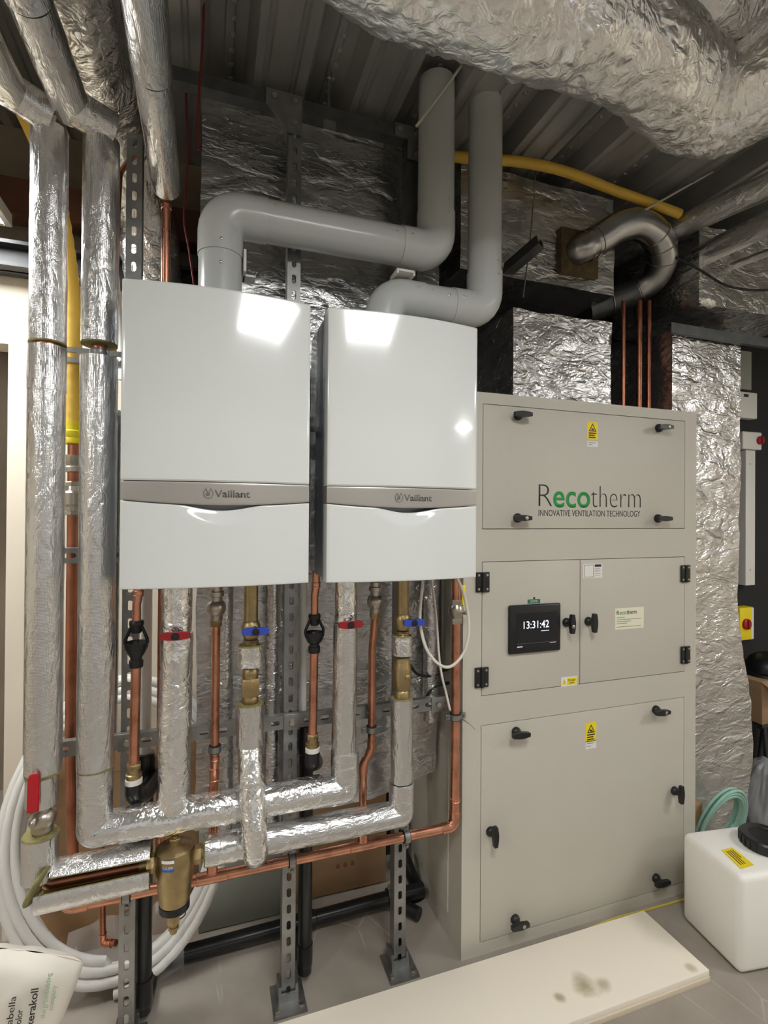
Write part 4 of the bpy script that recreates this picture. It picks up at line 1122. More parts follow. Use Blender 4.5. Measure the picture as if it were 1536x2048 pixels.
for k, (dx, dz) in enumerate(((.05, -.035), (.022, -.012), (.0, -.04))):
    p2 = q + V((dx, -.02, dz)); o = MB().tube(smooth_path([q, q.lerp(p2, .5) + V((0, -.008, .006)), p2], 5), .0008, 6)
    tag(o.build('tie_wire', 'galv_dark'), ['longest loose tie wire end at the clip beside the grey unit', 'short loose tie wire end at the clip beside the grey unit', 'loose tie wire end hanging below the clip beside the grey unit'][k], 'wire', 'loose tie wires')
t = thing('gas_valve', (xr, YC, zv), 'nickel gas valve with yellow lever at the top of the copper pipe beside the unit', 'valve')
MB().hexnut((xr, YC, zv + .006), Z_, .021, .018).lathe((xr, YC, zv + .014), Z_, [(.018, 0), (.02, .006), (.026, .016), (.026, .034), (.02, .044), (.018, .048)], 24).hexnut((xr, YC, zv + .068), Z_, .021, .018).build('body', 'nickel', t)
MB().cyl((xr, YC, zv + .07), (xr, YC, BZ + .09), rg, 20).build('upper_pipe', 'copper', t)
yv = W(927, 1190, Y=YC - .03)
MB().lathe((xr + .012, YC - .01, zv + .036), V((.5, -1, 0)), [(.006, 0), (.006, .028)], 12).build('stem', 'nickel', t)
MB().obox((yv.x, YC - .03, yv.z), X_, Y_, Z_, .012, .006, .066, .003).build('lever', 'yellow_label', t)

# ---- return drops: brass strainers and blue handles
xR, xR2 = W(500, 1400, Y=YI).x, W(802, 1400, Y=YI).x
zR = sum(W(a, b, Y=YI).z for a, b in ((420, 1697), (560, 1675), (762, 1636))) / 3
def return_drop(pxc, yv, y_foil, y_br, y_sl, y_end, label, vlabel, rs_, front, kind):
    z = lambda y: W(pxc, y, Y=YI).z; xq = W(pxc, 1350, Y=YI).x
    t = thing('return_valve', (xq, YI, z(y_sl)), vlabel, 'valve', 'brass return valves')
    MB().hexnut((xq, YI, BZ - .008), Z_, .026, .02).lathe((xq, YI, z(yv) - .01), Z_, [(.019, 0), (.019, BZ - z(yv))], 22).build('tail_piece', 'brass', t)
    MB().lathe((xq, YI, z(yv) - .03), Z_, [(.018, 0), (.021, .004), (.025, .018), (.026, .034), (.022, .046), (.019, .05)], 24).build('body', 'brass', t)
    mb = MB(); q = z(y_foil[0]); mb.lathe((xq, YI, q - .002), Z_, [(.020, 0), (.022, .003), (.020, .006), (.022, .009), (.020, .012), (.022, .015), (.020, .018)], 22); mb.build('thread', 'brass', t)
    if kind == 0: wing_handle(t, (xq + .008, YI - .05, z(yv)), 'blue')
    else: wing_handle(t, (xq + .018, YI - .045, z(yv)), 'blue', tilt=-.0, L=.034)
    MB().cyl((xq + (.008 if kind == 0 else .018), YI - .02, z(yv)), (xq + (.008 if kind == 0 else .018), YI - .052, z(yv)), .008, 14).build('stem', 'black', t)
    rr = SZ(25 if kind == 0 else 20, W(pxc, 1310, Y=YI))
    sleeve(t, [(xq, YI, z(y_foil[1])), (xq, YI, z(y_foil[0]))], rr, 'foil_collar', 'foil_tape', .0012, .01, 0, 51)
    wool_ring(t, (xq, YI, z(y_foil[0])), Z_, rr * .98, .003)
    a, b = z(y_br[1]), z(y_br[0]); h = b - a
    if kind == 0:
        MB().lathe((xq, YI, a), Z_, [(.019, 0), (.022, .004), (.022, h * .2), (.020, h * .24), (.020, h * .76), (.022, h * .8), (.022, h * .95), (.019, h)], 24).build('check_valve', 'brass', t)
        MB().hexnut((xq, YI, a + h * .48), Z_, .0265, h * .5).build('hexagon', 'brass', t)
    else:
        MB().lathe((xq, YI, a), Z_, [(.020, 0), (.024, .003), (.024, h * .16), (.021, h * .2), (.027, h * .3), (.0285, h * .5), (.028, h * .78), (.025, h * .84), (.024, h * .97), (.020, h)], 28).build('check_valve', 'brass', t)
        MB().lathe((xq + .006, YI - .022, a + h * .56), V((.2, -1, .0)), [(.009, 0), (.009, .009), (.006, .011)], 14).build('plug', 'brass', t)
    t = ipipe(label, (xq, YI, z(y_end)), 'silver pipes under the boilers')
    sleeve(t, [(xq, YI, z(y_end)), (xq, YI, z(y_sl))], rs_, 'sleeve', 'foil_pipe', .0014, .014, 0, 53)
    wool_ring(t, (xq, YI, z(y_sl)), Z_, rs_ * .98, .003)
    return t, xq, z
rD = SZ(27, W(500, 1450, Y=YI))
t, xq, z = return_drop(501, 1255, (1291, 1331), (1336, 1408), 1407, 1488, 'silver pipe under the left boiler blue valve, crossing in front of the flow header', 'brass valve with blue winged handle under the left boiler', rD, True, 0)
e1 = W(505, 1560, Y=YI - .03)
sleeve(t, [(xq, YI, z(1491)), (xq + .002, YI - .035, z(1545)), (xq + .006, YI - .075, z(1620)), (xq + .012, YI - .07, zR + .0), (xq + .014, YI - .01, zR - .012)], SZ(25, e1), 'lower_sleeve', 'foil_tape', .003, .012, .05, 57, sc=16)
wool_ring(t, (xq, YI, z(1490)), Z_, rD * .93, .003)
t2_, xq2, z_ = return_drop(804, 1240, (1272, 1309), (1314, 1396), 1396, 1560, 'silver pipe under the right boiler blue valve, turning into the return header', 'brass valve with blue winged handle under the right boiler', SZ(22.5, W(803, 1480, Y=YI)), False, 1)
t = ipipe('silver return header running from the brass separator to the right boiler', (.3, YI, zR - .04))
rh = SZ(27, W(600, 1665, Y=YI)); xs = xd + .075
sleeve(t, [(xs, YI, zR), (xq2, YI, zR), (xq2, YI, z_(1562))], rh, 'sleeve', 'foil_pipe', .002, .018, .006, 61)
sleeve(t, [(xs + .005, YI, zR), (xs + .12, YI, zR)], rh * 1.04, 'tape_wrap', 'foil_tape', .003, .012, 0, 62, sc=20)
wool_ring(t, (xs, YI, zR), -X_, rh * .98, .003)

# ================================================================== pipes overhead and behind
p = W(331, 374, Y=1.60); xe, ze = p.x, p.z
t = ipipe('silver insulated pipe overhead, its open end above the left boiler with copper below', (xe, 1.2, ze - .04))
r3 = .0395
sleeve(t, [(xe + .002, 1.21, ze + .012), (xe, 1.615, ze + .01)], r3, 'front_sleeve', seed=71)
sleeve(t, [(xe + .006, .88, ze + .012), (xe + .002, 1.205, ze + .012)], r3 * 1.05, 'overhead_sleeve', seed=72)
wool_ring(t, (xe, 1.615, ze + .01), Y_, r3 * .98, .004)
YB3 = 1.636
MB().tube([(xe, 1.56, ze + .004), (xe, YB3, ze + .004), (xe, YB3, W(318, 1700, Y=YB3).z)], .0128, 20, bend=.02).build('copper_core', 'copper', t)
mb = MB(); coupling(mb, (xe, YB3, W(332, 415, Y=YB3).z), Z_, .0128, .012); mb.build('coupling', 'copper', t)
# gas riser at the left: copper, valve, yellow sleeve
YG = 1.652
c = W(146, 1000, Y=YG); xg = c.x; zg = lambda y: W(146, y, Y=YG).z
t = thing('gas_riser', (xg, YG, zg(1690)), 'aged copper gas riser with a valve, seen between the two silver pipes', 'copper pipe')
MB().tube([(xg + .012, YG, ZG - .0), (xg, YG, zg(1500)), (xg, YG, zg(885))], .0145, 22).build('pipe', 'copper_aged', t)
MB().hexnut((xg, YG, zg(1026)), Z_, .0215, .012).hexnut((xg, YG, zg(968)), Z_, .0215, .012).lathe((xg, YG, zg(1022)), Z_, [(.019, 0), (.02, .012), (.028, .018), (.028, .05), (.02, .056), (.018, .07)], 24).build('valve_body', 'nickel', t)
MB().cyl((xg, YG, zg(996)), (xg - .045, YG - .008, zg(996)), .006, 12).build('valve_spindle', 'nickel', t)
MB().lathe((xg, YG, zg(945)), Z_, [(.019, 0), (.023, .002), (.023, .014), (.018, .018), (.018, .024), (.022, .03), (.022, .048)], 22).build('union', 'nickel', t)
pts = [(148, 884), (148, 760), (147, 640), (136, 520), (118, 400), (92, 320), (62, 255), (30, 190)]
pts = px(pts, YG); 
for i, q in enumerate(pts): q.y -= .03 * max(0, i - 3) 
t = thing('gas_sleeve', pts[0], 'yellow sleeved gas pipe rising between the two silver pipes', 'gas pipe', 'yellow gas pipes')
sp = smooth_path(pts, 14)
MB().tube(sp, [.0215 + .0012 * (math.sin(i * 2.2) if i < 62 else 0) for i in range(len(sp))], 24).build('sleeve', 'yellow_pipe', t)
q = pts[0]
MB().lathe(q + V((0, 0, -.006)), Z_, [(.03, 0), (.0305, .012), (.028, .016), (.0305, .022), (.0295, .034), (.023, .038), (.0235, .062)], 24).build('tape_end', 'yellow_tape', t)
# thin coppers and pipes behind
for (pts_, Y, r, mat, lb, nm) in (
        (((232, 545), (228, 700), (226, 900), (222, 1000)), 1.64, .0075, 'copper_aged', 'thin copper pipe just right of the second silver pipe', 'copper_pipe'),
        (((283, 300), (262, 318), (240, 345), (236, 420), (232, 548)), 1.68, .0075, 'copper_aged', 'thin copper pipe curving behind the post at top left', 'copper_pipe')):
    o = MB().tube(fillet(px(pts_, Y), .03), r, 14); tag(o.build(nm, mat), lb, 'copper pipe', 'thin coppers behind')
p = W(222, 820, Y=1.63)
t = ipipe('slim silver pipe half hidden between the second silver pipe and the left boiler', (p.x, 1.64, W(222, 1470, Y=1.64).z))
sleeve(t, [(p.x - .004, 1.64, W(222, 1465, Y=1.64).z), (p.x, 1.64, p.z)], .027, 'sleeve', seed=75)
pt = W(240, 640, Y=1.95); o = MB().tube(px([(225, 520), (232, 600), (243, 700), (246, 760)], 1.95), .016, 14); tag(o.build('conduit', 'white_plastic'), 'pale sloping conduit just left of the left boiler top', 'conduit')
# white waste down-pipe and black waste pipes
YW = 1.665
def waste(pxc, y0, y1, label, r=.0255):
    xq = W(pxc, (y0 + y1) / 2, Y=YW + .03).x; t = thing('waste_pipe', (xq, YW, .02), label, 'waste pipe', 'black waste pipes')
    return t, xq
xw = W(292, 1300, Y=1.665).x
t = thing('waste_pipe', (xw, 1.674, 0), 'black waste pipe standing by the left post, with white pipe above', 'waste pipe', 'black waste pipes')
zS = W(290, 1512, Y=1.665).z
MB().cyl((xw, 1.674, zS), (xw, 1.674, BZ + .03), .0155, 20).build('white_upper_pipe', 'white_plastic', t)
MB().lathe((xw, 1.674, zS - .07), Z_, [(.026, 0), (.029, .004), (.029, .062), (.026, .066), (.026, .076)], 24).build('socket', 'waste', t)
MB().tube([(xw, 1.674, zS - .06), (xw, 1.674, .03)], .0235, 24).build('pipe', 'waste', t)
MB().tube([(xw, 1.674, .13), (xw, 1.674, .03), (xw + .006, 1.80, .03)], .0265, 24, bend=.04).build('foot_elbow', 'waste', t)
xw2 = W(611, 1700, Y=1.655).x
t = thing('waste_pipe', (xw2, 1.655, 0), 'black waste pipe standing right of the middle post', 'waste pipe', 'black waste pipes')
zS2 = W(609, 1450, Y=1.655).z
MB().tube([(xw2, 1.655, zS2), (xw2, 1.655, .03)], .0225, 24).build('pipe', 'waste', t)
MB().lathe((xw2, 1.655, zS2 - .09), Z_, [(.024, 0), (.0265, .003), (.0265, .09), (.0235, .094)], 24).build('socket', 'waste', t)
MB().tube([(xw2, 1.655, .12), (xw2, 1.655, .03), (xw2, 1.80, .03)], .0255, 24, bend=.04).build('foot_elbow', 'waste', t)
MB().cyl((W(606, 1250, Y=1.655).x, 1.655, zS2 - .02), (W(606, 1250, Y=1.655).x, 1.655, BZ + .03), .0125, 18).build('white_upper_pipe', 'white_plastic', t)
t = thing('waste_pipe', (.32, 1.83, 0), 'black waste pipe lying along the floor behind the posts', 'waste pipe', 'black waste pipes')
MB().cyl((xw - .05, 1.84, .032), (.80, 1.84, .055), .0255, 24).build('pipe', 'waste', t)
for x in (xw + .01, xw2 + .01):
    MB().lathe((x - .05, 1.84, .0335 + (x - xw) * .022), X_, [(.026, 0), (.0295, .003), (.0295, .11), (.026, .113)], 24).build('socket', 'waste', t)
MB().tube([(.79, 1.84, .055), (.855, 1.84, .058), (.80, 1.87, .26)], .0265, 22, bend=.04).build('branch_elbow', 'waste', t) if False else None
p = W(785, 1822, Y=1.81)
clip(p.x, .055, .0255, 'large steel clip on the black floor waste pipe behind the right post', True, Yc=1.84, back=1.85)
xa = .775
t = thing('waste_bend', (xa, 1.88, 0), 'black waste bend and short stub on the floor beside the grey unit', 'waste pipe')
MB().tube([W(800, 1690, Y=1.95), W(820, 1745, Y=1.92), W(842, 1788, Y=1.89), W(835, 1812, Y=1.86), W(805, 1822, Y=1.85)], .0245, 22, bend=.05).build('bend', 'waste', t)
a = W(815, 1838, Y=1.80); b = W(850, 1843, Y=1.75)
MB().cyl((a.x, 1.80, .027), (b.x - .02, 1.76, .027), .0235, 22).build('stub', 'waste', t)
# small copper drop behind the header, left
p = W(203, 1815, Y=1.66)
t = thing('copper_drop', (p.x, 1.66, W(205, 1895, Y=1.66).z), 'small copper drop with an elbow below the left end of the header', 'copper pipe')
a = W(203, 1690, Y=1.66); b = W(206, 1888, Y=1.66); c = W(232, 1886, Y=1.64)
MB().tube([a, b, c], .0085, 16, bend=.012).build('pipe', 'copper_aged', t)
mb = MB(); MBp = MB().tube([b + V((0, 0, .03)), b, b + (c - b).normalized() * .028], .0105, 16, bend=.012); MBp.build('elbow', 'copper', t); mb.bm.free()

# twin insulated pipes at the upper right, running back to the wall
def far_pipe(pa, pb, Z, r, label, seed, mat='foil_pipe'):
    a, b = W(*pa, Z=Z), W(*pb, Z=Z); d = (b - a).normalized()
    e = b + d * ((YB - .02 - b.y) / d.y)
    s = a - d * .35
    t = ipipe(label, (s + e) / 2, 'silver pipes at upper right')
    sleeve(t, [s, e], r, 'sleeve', mat, .002, .03, 0, seed)
far_pipe((1536, 372), (1340, 462), 2.72, .046, 'upper silver pipe of the pair running back at upper right', 81)
far_pipe((1536, 446), (1370, 528), 2.62, .046, 'lower silver pipe of the pair running back at upper right', 82)
far_pipe((1536, 505), (1400, 556), 2.60, .016, 'thin silver pipe under the pair at upper right', 83)
# coppers behind the plenum box
for pxx, r, lb in ((1246, .009, 'thin copper pipe beside the plenum box, leftmost of three'), (1278, .012, 'middle copper pipe rising behind the grey unit'), (1297, .010, 'right copper pipe rising behind the grey unit')):
    a, b = W(pxx, 815, Y=1.78), W(pxx, 602, Y=1.78)
    o = MB().tube([(a.x, 1.78, AZ + .002), (a.x, 1.78, b.z)], r, 16)
    tag(o.build('copper_pipe', 'copper_aged'), lb, 'copper pipe', 'coppers behind the grey unit')
# yellow gas pipe under the decking
pts = [W(890, 312, Y=1.70), W(950, 317, Y=1.69), W(1040, 324, Y=1.68), (W(1130, 343, Y=1.66)), W(1230, 381, Y=1.64), W(1300, 406, Y=1.62), W(1360, 428, Y=1.60)]
tag(MB().tube(smooth_path(pts, 10), .0185, 20).build('gas_sleeve', 'yellow_pipe'), 'yellow gas pipe bowed under the decking behind the flue stacks', 'gas pipe', 'yellow gas pipes')
# rods, conduit and cables
for (pts_, Y, r, mat, lb, nm, cat) in (
        ([(833, 252), (880, 190), (940, 108)], 1.46, .0042, 'cable_white', 'pale thin cable slanting up past the left flue stack', 'cable', 'cable'),
        ([(1046, 595), (1060, 480), (1075, 300)], 1.70, .0028, 'galv', 'thin hanger rod in front of the wide foil duct', 'threaded_rod', 'threaded rod'),
        ([(1225, 338), (1280, 310), (1320, 285)], 1.66, .004, 'cable_white', 'short pale cable end under the decking at right', 'cable', 'cable'),
        ([(1290, 420), (1370, 375), (1450, 330)], 1.60, .004, 'cable_white', 'long pale cable under the decking above the silver pipe pair', 'cable', 'cable'),
        ([(1352, 515), (1400, 540), (1450, 570), (1500, 580), (1560, 580)], 1.45, .0045, 'black_soft', 'black cable hanging in front of the foil transition duct', 'cable', 'cable'),
        ([(409, -40), (405, 90), (398, 190), (396, 300)], 1.50, .0035, 'red_cable', 'red cable hanging from the decking left of the flue elbow', 'cable', 'cable'),
        ([(372, 180), (376, 300), (372, 380), (368, 440), (378, 500), (388, 570)], 1.66, .003, 'red_cable', 'dark red cable looping down behind the left boiler top', 'cable', 'cable'),
        ([(911, 1150), (928, 1190), (938, 1250), (930, 1300), (905, 1331), (880, 1330), (853, 1298), (840, 1240), (845, 1170), (848, 1150)], 1.44, .0048, 'cable_white', 'white cable hanging in a deep loop under the right boiler', 'cable', 'cable'),
        ([(862, 1150), (872, 1230), (880, 1330), (893, 1390), (900, 1420)], 1.53, .0038, 'cable_white', 'thin white cable running straight down from the right boiler', 'cable', 'cable'),
        ([(820, 1330), (835, 1348), (860, 1352), (885, 1342), (900, 1336)], 1.665, .005, 'black_soft', 'black cable sagging behind the right strainer valve', 'cable', 'cable'),
        ([(850, 1410), (858, 1385), (875, 1370), (898, 1366)], 1.665, .006, 'black_soft', 'black cable arching above the rail end beside the unit', 'cable', 'cable')):
    tag(MB().tube(smooth_path(px(pts_, Y), 8), r, 10).build(nm, mat), lb, cat)
p = W(1012, 552, Y=1.69); q = W(1083, 492, Y=1.66)
t = thing('strut_bracket', p, 'dark strut bracket slanting in front of the wide foil duct', 'bracket')
channel(MB(), W(985, 575, Y=1.80), W(1083, 492, Y=1.62), (0, -.4, -1), slots=False).build('channel', 'galv_dark', t)

# ================================================================== things on the floor
# coil of white pipe
t_ = []
cx_, cz_, A_, B_ = -.262, .475, .345, .46
random.seed(5)
pts = []; turns = 6
for i in range(turns * 48 + 1):
    k = i / 48; a = 2 * PI * k - PI / 2
    rr = 1 - .055 * ((k * 1.0) % 3) + .012 * math.sin(a * 2 + k)
    pts.append(V((cx_ + A_ * rr * math.cos(a), 1.885 + .03 * (k // 3) + .012 * math.sin(a + k) + .2 * (cz_ + B_ * rr * math.sin(a) - .5), max(.016, cz_ + B_ * rr * math.sin(a)))))
tag(MB().tube(pts, .0145, 12).build('pipe_coil', 'white_pipe'), 'big coil of white plastic pipe leaning behind the pipework at left', 'pipe coil')
# cardboard behind the coil
t = thing('cardboard_box', (-.25, 2.06, 0), 'opened cardboard box behind the coil of white pipe', 'cardboard box', 'cardboard')
mb = MB(); mb.box((-.52, 2.0, 0), (.04, 2.13, .60), .004); mb.build('carton', 'cardboard', t)
for (a, b, tl) in ((-.50, -.24, .13), (-.22, .03, .09)):
    mb = MB(); mb.prism([(a, 1.998, .598), (b, 1.998, .602), (b + .02, 2.03, .602 + tl), (a + .01, 2.035, .598 + tl * .7)], (0, .004, .002)); mb.build('flap', 'cardboard', t, smooth=False)
mb = MB(); mb.box((.30, 1.99, .004), (.70, 2.13, .40), .004)
t = thing('cardboard_box', (.5, 2.06, 0), 'brown cardboard box on the floor behind the two right hand posts', 'cardboard box', 'cardboard')
mb.build('carton', 'cardboard', t)
mb = MB(); mb.box((.30, 1.9885, .19), (.70, 1.99, .215)); mb.build('packing_tape', plain('brown_tape', rgb(150, 116, 78), .35), t)
# faint printed handling marks
p = W(672, 1738, Y=1.989)
for k in range(3):
    mb = MB(); x = p.x + k * .03
    mb.prism([(x, 1.9884, p.z), (x + .016, 1.9884, p.z), (x + .016, 1.9884, p.z + .008), (x + .008, 1.9884, p.z + .022), (x, 1.9884, p.z + .008)], (0, .001, 0)); mb.build('printed_mark', plain('faded_print_%d' % k, rgb(135, 84, 56), .8), t, smooth=False)
tag(MB().box((-.02, 1.955, .003), (.28, 1.975, .36), .002).build('panel_offcut', 'grey_board'), 'grey green board offcut standing behind the middle post', 'board')
# clear plastic wrapping inside the coil
def sheet_bag():
    mb = MB()
    def fn(u, v):
        q = V((-.40 + .34 * u, 1.80 + .03 * noise.noise((u * 6, v * 5, 1)) - .05 * math.sin(v * PI) + .04 * v, .005 + .22 * v * (1 - .3 * abs(u - .5)) + .02 * noise.noise((u * 7, v * 3, 4))))
        q.z = max(.004, q.z); return q
    mb.sheet(fn, 50, 20)
    return mb
mt, b = base_mat('clear_wrapping', (.9, .9, .9), .12); b.inputs['Transmission Weight'].default_value = .0; b.inputs['Alpha'].default_value = .13
M['wrapping'] = mt
tag(sheet_bag().build('plastic_wrapping', 'wrapping'), 'crumpled clear plastic wrapping lying inside the white coil', 'plastic sheet')
# sack of grout at the lower left
t = thing('grout_sack', W(60, 2000, Y=1.42) * 1, 'pale sack with green and black lettering in the lower left corner', 'sack')
S0 = [W(-20, 1885, Y=1.50), W(62, 1890, Y=1.50), W(140, 1985, Y=1.50)]
cs = W(20, 2080, Y=1.47)
sx = V((.93, 0, -.37)).normalized(); sz_ = V((.37, .0, .93)).normalized()
mb = MB(); cc = cs + V((-.03, .03, 0))
hw_, hh_, ht_ = .128, .19, .055
def sk(u, v, s):
    a, b = (u * 2 - 1), (v * 2 - 1)
    e = max(0, 1 - abs(a) ** 5) ** .5 * max(0, 1 - abs(b) ** 6) ** .5
    sq = 1 - .05 * abs(b) ** 3 * abs(a) ** 3
    return cc + sx * a * hw_ * sq + sz_ * b * hh_ * sq + V((0, s * ht_ * e, 0)) + V((0, .006 * noise.noise((a * 2.5, b * 2.5, s)), 0))
mb.sheet(lambda u, v: sk(u, v, -1), 34, 40); mb.sheet(lambda u, v: sk(u, v, 1), 34, 40)
bmesh.ops.remove_doubles(mb.bm, verts=mb.bm.verts, dist=1e-4)
mb.build('paper_sack', plain('pale_paper_sack', rgb(214, 208, 196), .6, scale=5, amount=.03), t, angle=80)
def on_sack(px_, py_, ang):
    o = W(px_, py_, Y=cc.y - ht_ - .007); c_, s_ = math.cos(ang), math.sin(ang)
    return lambda u, w, d: V((o.x + u * c_ - w * s_, o.y - d, o.z + u * s_ + w * c_))
AN = math.radians(83)
for (s, px_, py_, L, cap, mat, bd) in (('kerakoll', 66, 2052, .088, .0155, 'ink', .012), ('color', 41, 2055, .042, .0135, 'ink', 0), ('fugabella', 20, 2078, .098, .0135, 'ink', 0),
                                       ('the greenbuilding', 90, 2036, .105, .010, 'pale_green_ink', .004), ('company', 106, 2020, .058, .010, 'pale_green_ink', .004)):
    letters(s, 0, L, 0, cap, 0, mat, t, bold=bd, place=on_sack(px_, py_, AN))
# boards on the floor
Zb = .036
bx1, by0, by1 = 1.547, 1.235, 1.500
st = [W(1172, 1972, Z=Zb), W(1118, 1995, Z=Zb), W(1205, 1968, Z=Zb), W(1380, 1935, Z=Zb)]
bm_ = board_mat([(st[0].x, st[0].y, .045, rgb(150, 138, 92)), (st[1].x, st[1].y, .02, rgb(160, 148, 110)), (st[2].x, st[2].y, .03, rgb(186, 172, 142)), (st[3].x, st[3].y, .02, rgb(196, 180, 154))])
for v in ():
    pass
for k, (z0, z1, dx, dy) in enumerate(((0, .0175, 0, 0), (.0178, Zb, .0, .004))):
    mb = MB(); mb.obox(((bx1 - .8) / 2 + dx, (by0 + by1) / 2 + dy, (z0 + z1) / 2), X_, Y_, Z_, bx1 + .8, by1 - by0, z1 - z0, .0015)
    o = tag(mb.build('floor_board', bm_ if k else plain('pale_board', rgb(214, 200, 178), .7)), ['pale lower board of the pair lying on the floor before the grey unit', 'pale stained upper board lying on the floor before the grey unit'][k], 'board', 'boards on the floor')
    if k:
        for nd in bm_.node_tree.nodes:
            if nd.type == 'VECT_MATH' and nd.operation == 'DISTANCE':
                nd.inputs[1].default_value = V(nd.inputs[1].default_value) - o.location + V((0, 0, -.004))
# white tank with black cap
A, B = W(1368, 1836, Z=0), W(1484, 1953, Z=0)
dd = (B - A).normalized(); sd = V((-dd.y, dd.x, 0)); L = (B - A).length
C = A + dd * L / 2 + sd * .17 + V((0, 0, .163))
t = thing('dosing_tank', (C.x, C.y, 0), 'white square plastic tank with a black screw cap beside the grey unit', 'tank')
mb = MB(); mb.obox(C, dd, sd, Z_, L * 1.02, .36, .322, .022); mb.build('tank_body', 'tank', t, angle=60)
cp = W(1530, 1690, Z=.325)
prof = [(.072, 0), (.078, .004), (.078, .034), (.073, .040), (.05, .041), (.048, .037)]
mb = MB(); mb.lathe((cp.x, cp.y, .322), Z_, prof, 48)
cap = mb.build('screw_cap', 'black', t)
for k in range(24):
    a = 2 * PI * k / 24; MB().obox((cp.x + .0785 * math.cos(a), cp.y + .0785 * math.sin(a), .342), V((math.cos(a), math.sin(a), 0)), V((-math.sin(a), math.cos(a), 0)), Z_, .004, .007, .026).build('grip_rib', 'black', cap, smooth=False)
q0, q1, q2, q3 = W(1443, 1700, Z=.3255), W(1465, 1695, Z=.3255), W(1508, 1730, Z=.3255), W(1482, 1738, Z=.3255)
mb = MB().prism([q0, q3, q2, q1], (0, 0, .0006)); lb = mb.build('label', 'yellow_label', t, smooth=False)
for f in (.25, .42, .58, .75):
    a, b = q0.lerp(q1, f), q3.lerp(q2, f); a, b = a.lerp(b, .12), a.lerp(b, .85 - .3 * (f > .7))
    MB().obox((a + b) / 2 + V((0, 0, .0008)), (b - a).normalized(), V((-(b - a).normalized().y, (b - a).normalized().x, 0)), Z_, (b - a).length, .004, .0006).build('print_line', 'ink_brown', lb)
# yellow cable on the floor at the unit's foot
tag(MB().tube(smooth_path([V((1.30, 1.53, .004)), V((1.46, 1.54, .004)), V((1.60, 1.535, .004)), V((1.80, 1.53, .004))], 8), .004, 8).build('cable', plain('yellow_cable', rgb(206, 186, 84), .5)), 'thin yellow cable on the floor along the foot of the grey unit', 'cable')
# green hose coil behind the tank
pts = []; hc = W(1440, 1652, Y=1.62)
for i in range(10 * 40 + 1):
    k = i / 40; a = 2 * PI * k; R = .168 - .007 * (k % 5)
    pts.append(V((hc.x - .015 + R * .72 * math.cos(a), 1.595 + .004 * k - .05 * math.sin(a), max(.012, .19 + R * 1.05 * math.sin(a) + .006 * math.sin(k * 5)))))
tag(MB().tube(pts, .0062, 10).build('hose_coil', 'hose_green'), 'coil of pale green hose behind the white tank', 'hose coil')
mb = MB(); mb.box((1.885, 1.62, .002), (1.985, 1.672, .30), .012); mb.crumple(.01, 9, 33)
tag(mb.build('parcel', 'cardboard', angle=60), 'brown paper parcel inside the green hose coil', 'parcel')

# ================================================================== right hand wall things
YRW = 2.10
def rwall(n, px0, py0, px1, py1, dep, mat, label, cat, back=YB - .002, bev=.006):
    a, b = W(px0, py0, Y=back - dep), W(px1, py1, Y=back - dep)
    t = thing(n, ((a.x + b.x) / 2, back, b.z), label, cat)
    MB().box((a.x, back - dep, b.z), (b.x, back, a.z), bev).build('body', mat, t); return t, a, b
t, a, b = rwall('controller', 1480, 782, 1515, 838, .05, 'white_plastic', 'small white controller box on the dark wall right of the foil duct', 'control box')
MB().box((a.x + .03, a.y - .002, a.z - .03), (a.x + .065, a.y + .001, a.z - .014)).build('screen', 'black', t)
t, a, b = rwall('isolator', 1486, 862, 1524, 900, .07, 'white_plastic', 'grey isolator box with a round red knob above the white trunking', 'isolator switch')
p = W(1519, 881, Y=a.y); MB().lathe((p.x, a.y, p.z), -Y_, [(.024, 0), (.024, .012), (.02, .016)], 24).build('knob', 'red', t)
MB().obox((p.x, a.y - .018, p.z), X_, Y_, Z_, .012, .01, .04, .002).build('grip', 'red_dark', t)
t, a, b = rwall('trunking', 1492, 900, 1510, 1170, .06, 'white_plastic', 'upright white trunking on the dark wall at right', 'trunking', bev=.002)
for yy in (928, 1140):
    q = W(1500, yy, Y=a.y); MB().lathe((q.x, a.y, q.z), -Y_, [(.004, 0), (.004, .001)], 10).build('screw', 'ink_grey', t)
t, a, b = rwall('isolator', 1480, 1216, 1508, 1279, .06, 'yellow_label', 'yellow isolator box with a round red knob low on the dark wall', 'isolator switch')
p = W(1492, 1248, Y=a.y); MB().lathe((p.x, a.y, p.z), -Y_, [(.03, 0), (.03, .012), (.025, .016)], 24).build('knob', 'red', t)
MB().obox((p.x, a.y - .018, p.z), X_, Y_, Z_, .014, .01, .05, .002).build('grip', 'red_dark', t)
MB().box((b.x - .022, a.y - .001, b.z + .006), (b.x - .004, a.y + .002, a.z - .006)).build('side_strip', 'sticker', t)
t, a, b = rwall('wall_panel', 1478, 700, 1503, 780, .03, 'grey_board', 'pale wall panel beside the top of the tall foil duct', 'panel', bev=.001)
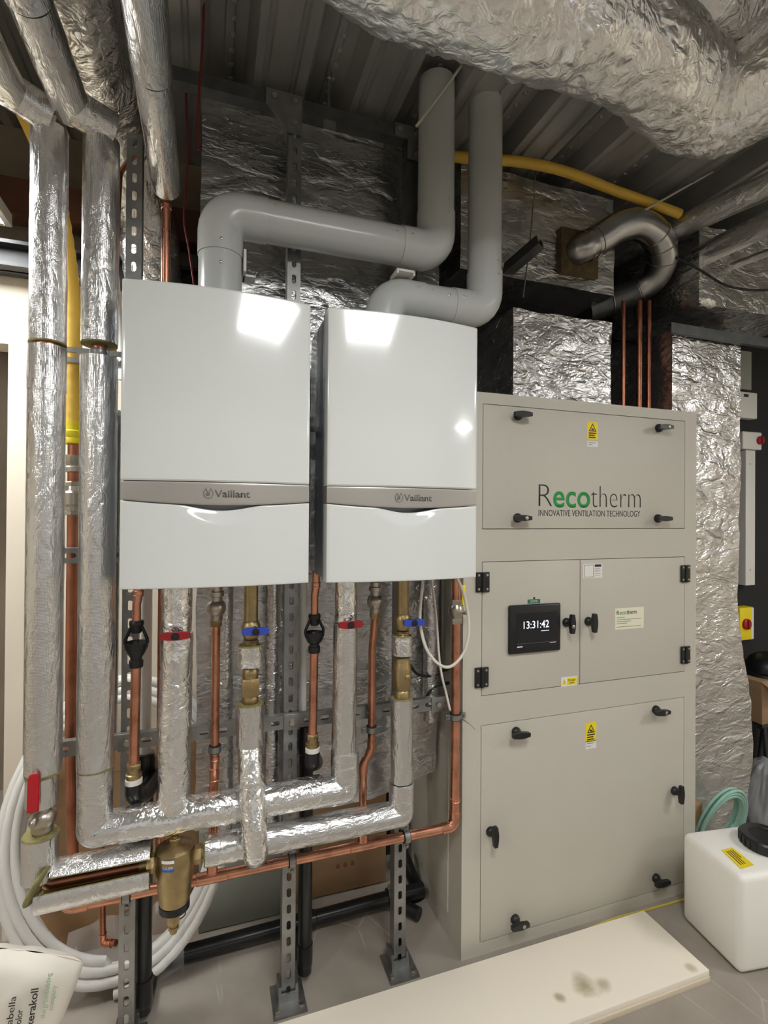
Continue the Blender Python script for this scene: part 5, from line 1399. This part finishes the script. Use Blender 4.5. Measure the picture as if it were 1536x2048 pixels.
# clutter behind: black helmet, box, grey bag
c = W(1535, 1325, Y=2.0); t = thing('hard_hat', c, 'black hard hat with a white paint patch at the right edge', 'hard hat')
mb = MB(); mb.lathe(c + V((0, 0, -.06)), Z_, [(.125, 0), (.122, .012), (.105, .018), (.103, .05), (.085, .085), (.05, .108), (.015, .118)], 36); mb.build('shell', 'black', t)
q = V((c.x - .045, c.y - .085, c.z + .01))
mb = MB(); mb.lathe(q, V((-.45, -.8, .25)), [(.022, 0), (.019, .006), (.01, .009)], 12); mb.crumple(.006, 40, 3); mb.build('paint_patch', 'white_plastic', t)
X0_ = W(1494, 1420, Y=1.98).x
t = thing('cardboard_box', (X0_ + .16, 2.0, 0), 'open brown cardboard box under the black hard hat at right', 'cardboard box', 'cardboard')
zb2 = c.z - .062
MB().box((X0_, 1.90, .42), (X0_ + .36, 2.14, zb2), .004).build('carton', 'cardboard', t)
mb = MB().prism([(X0_ - .005, 1.90, zb2), (X0_ + .36, 1.90, zb2), (X0_ + .36, 1.83, zb2 - .05), (X0_ + .02, 1.82, zb2 - .055)], (0, .002, .004)); mb.build('flap', 'cardboard', t, smooth=False)
t = thing('folding_trestle', (X0_ + .2, 1.99, 0), 'black metal trestle carrying the cardboard box at right', 'trestle')
MB().tube([(X0_ + .01, 1.92, .405), (X0_ + .36, 1.92, .405)], .014, 12).build('top_rail', 'steel_black', t)
for s in (.04, .32):
    MB().tube([(X0_ + s, 1.92, .41), (X0_ + s - .03, 1.86, 0)], .011, 12).build('leg', 'steel_black', t)
    MB().tube([(X0_ + s, 2.10, .41), (X0_ + s - .03, 2.13, 0)], .011, 12).build('leg', 'steel_black', t)
    MB().tube([(X0_ + s, 1.92, .408), (X0_ + s, 2.10, .408)], .01, 12).build('cross_bar', 'steel_black', t)
mb = MB(); mb.lathe((2.55, 1.74, 0), Z_, [(.09, 0), (.115, .03), (.12, .10), (.10, .22), (.07, .31), (.03, .34)], 40)
mb.bm.normal_update(); bmesh.ops.subdivide_edges(mb.bm, edges=mb.bm.edges[:], cuts=2, use_grid_fill=True); mb.crumple(.022, 12, 41)
for v in mb.bm.verts: v.co.z = max(.002, v.co.z)
tag(mb.build('refuse_bag', plain('grey_plastic_bag', rgb(150, 150, 150), .3), angle=80), 'crumpled grey plastic bag on the floor behind the tank at right', 'bag')
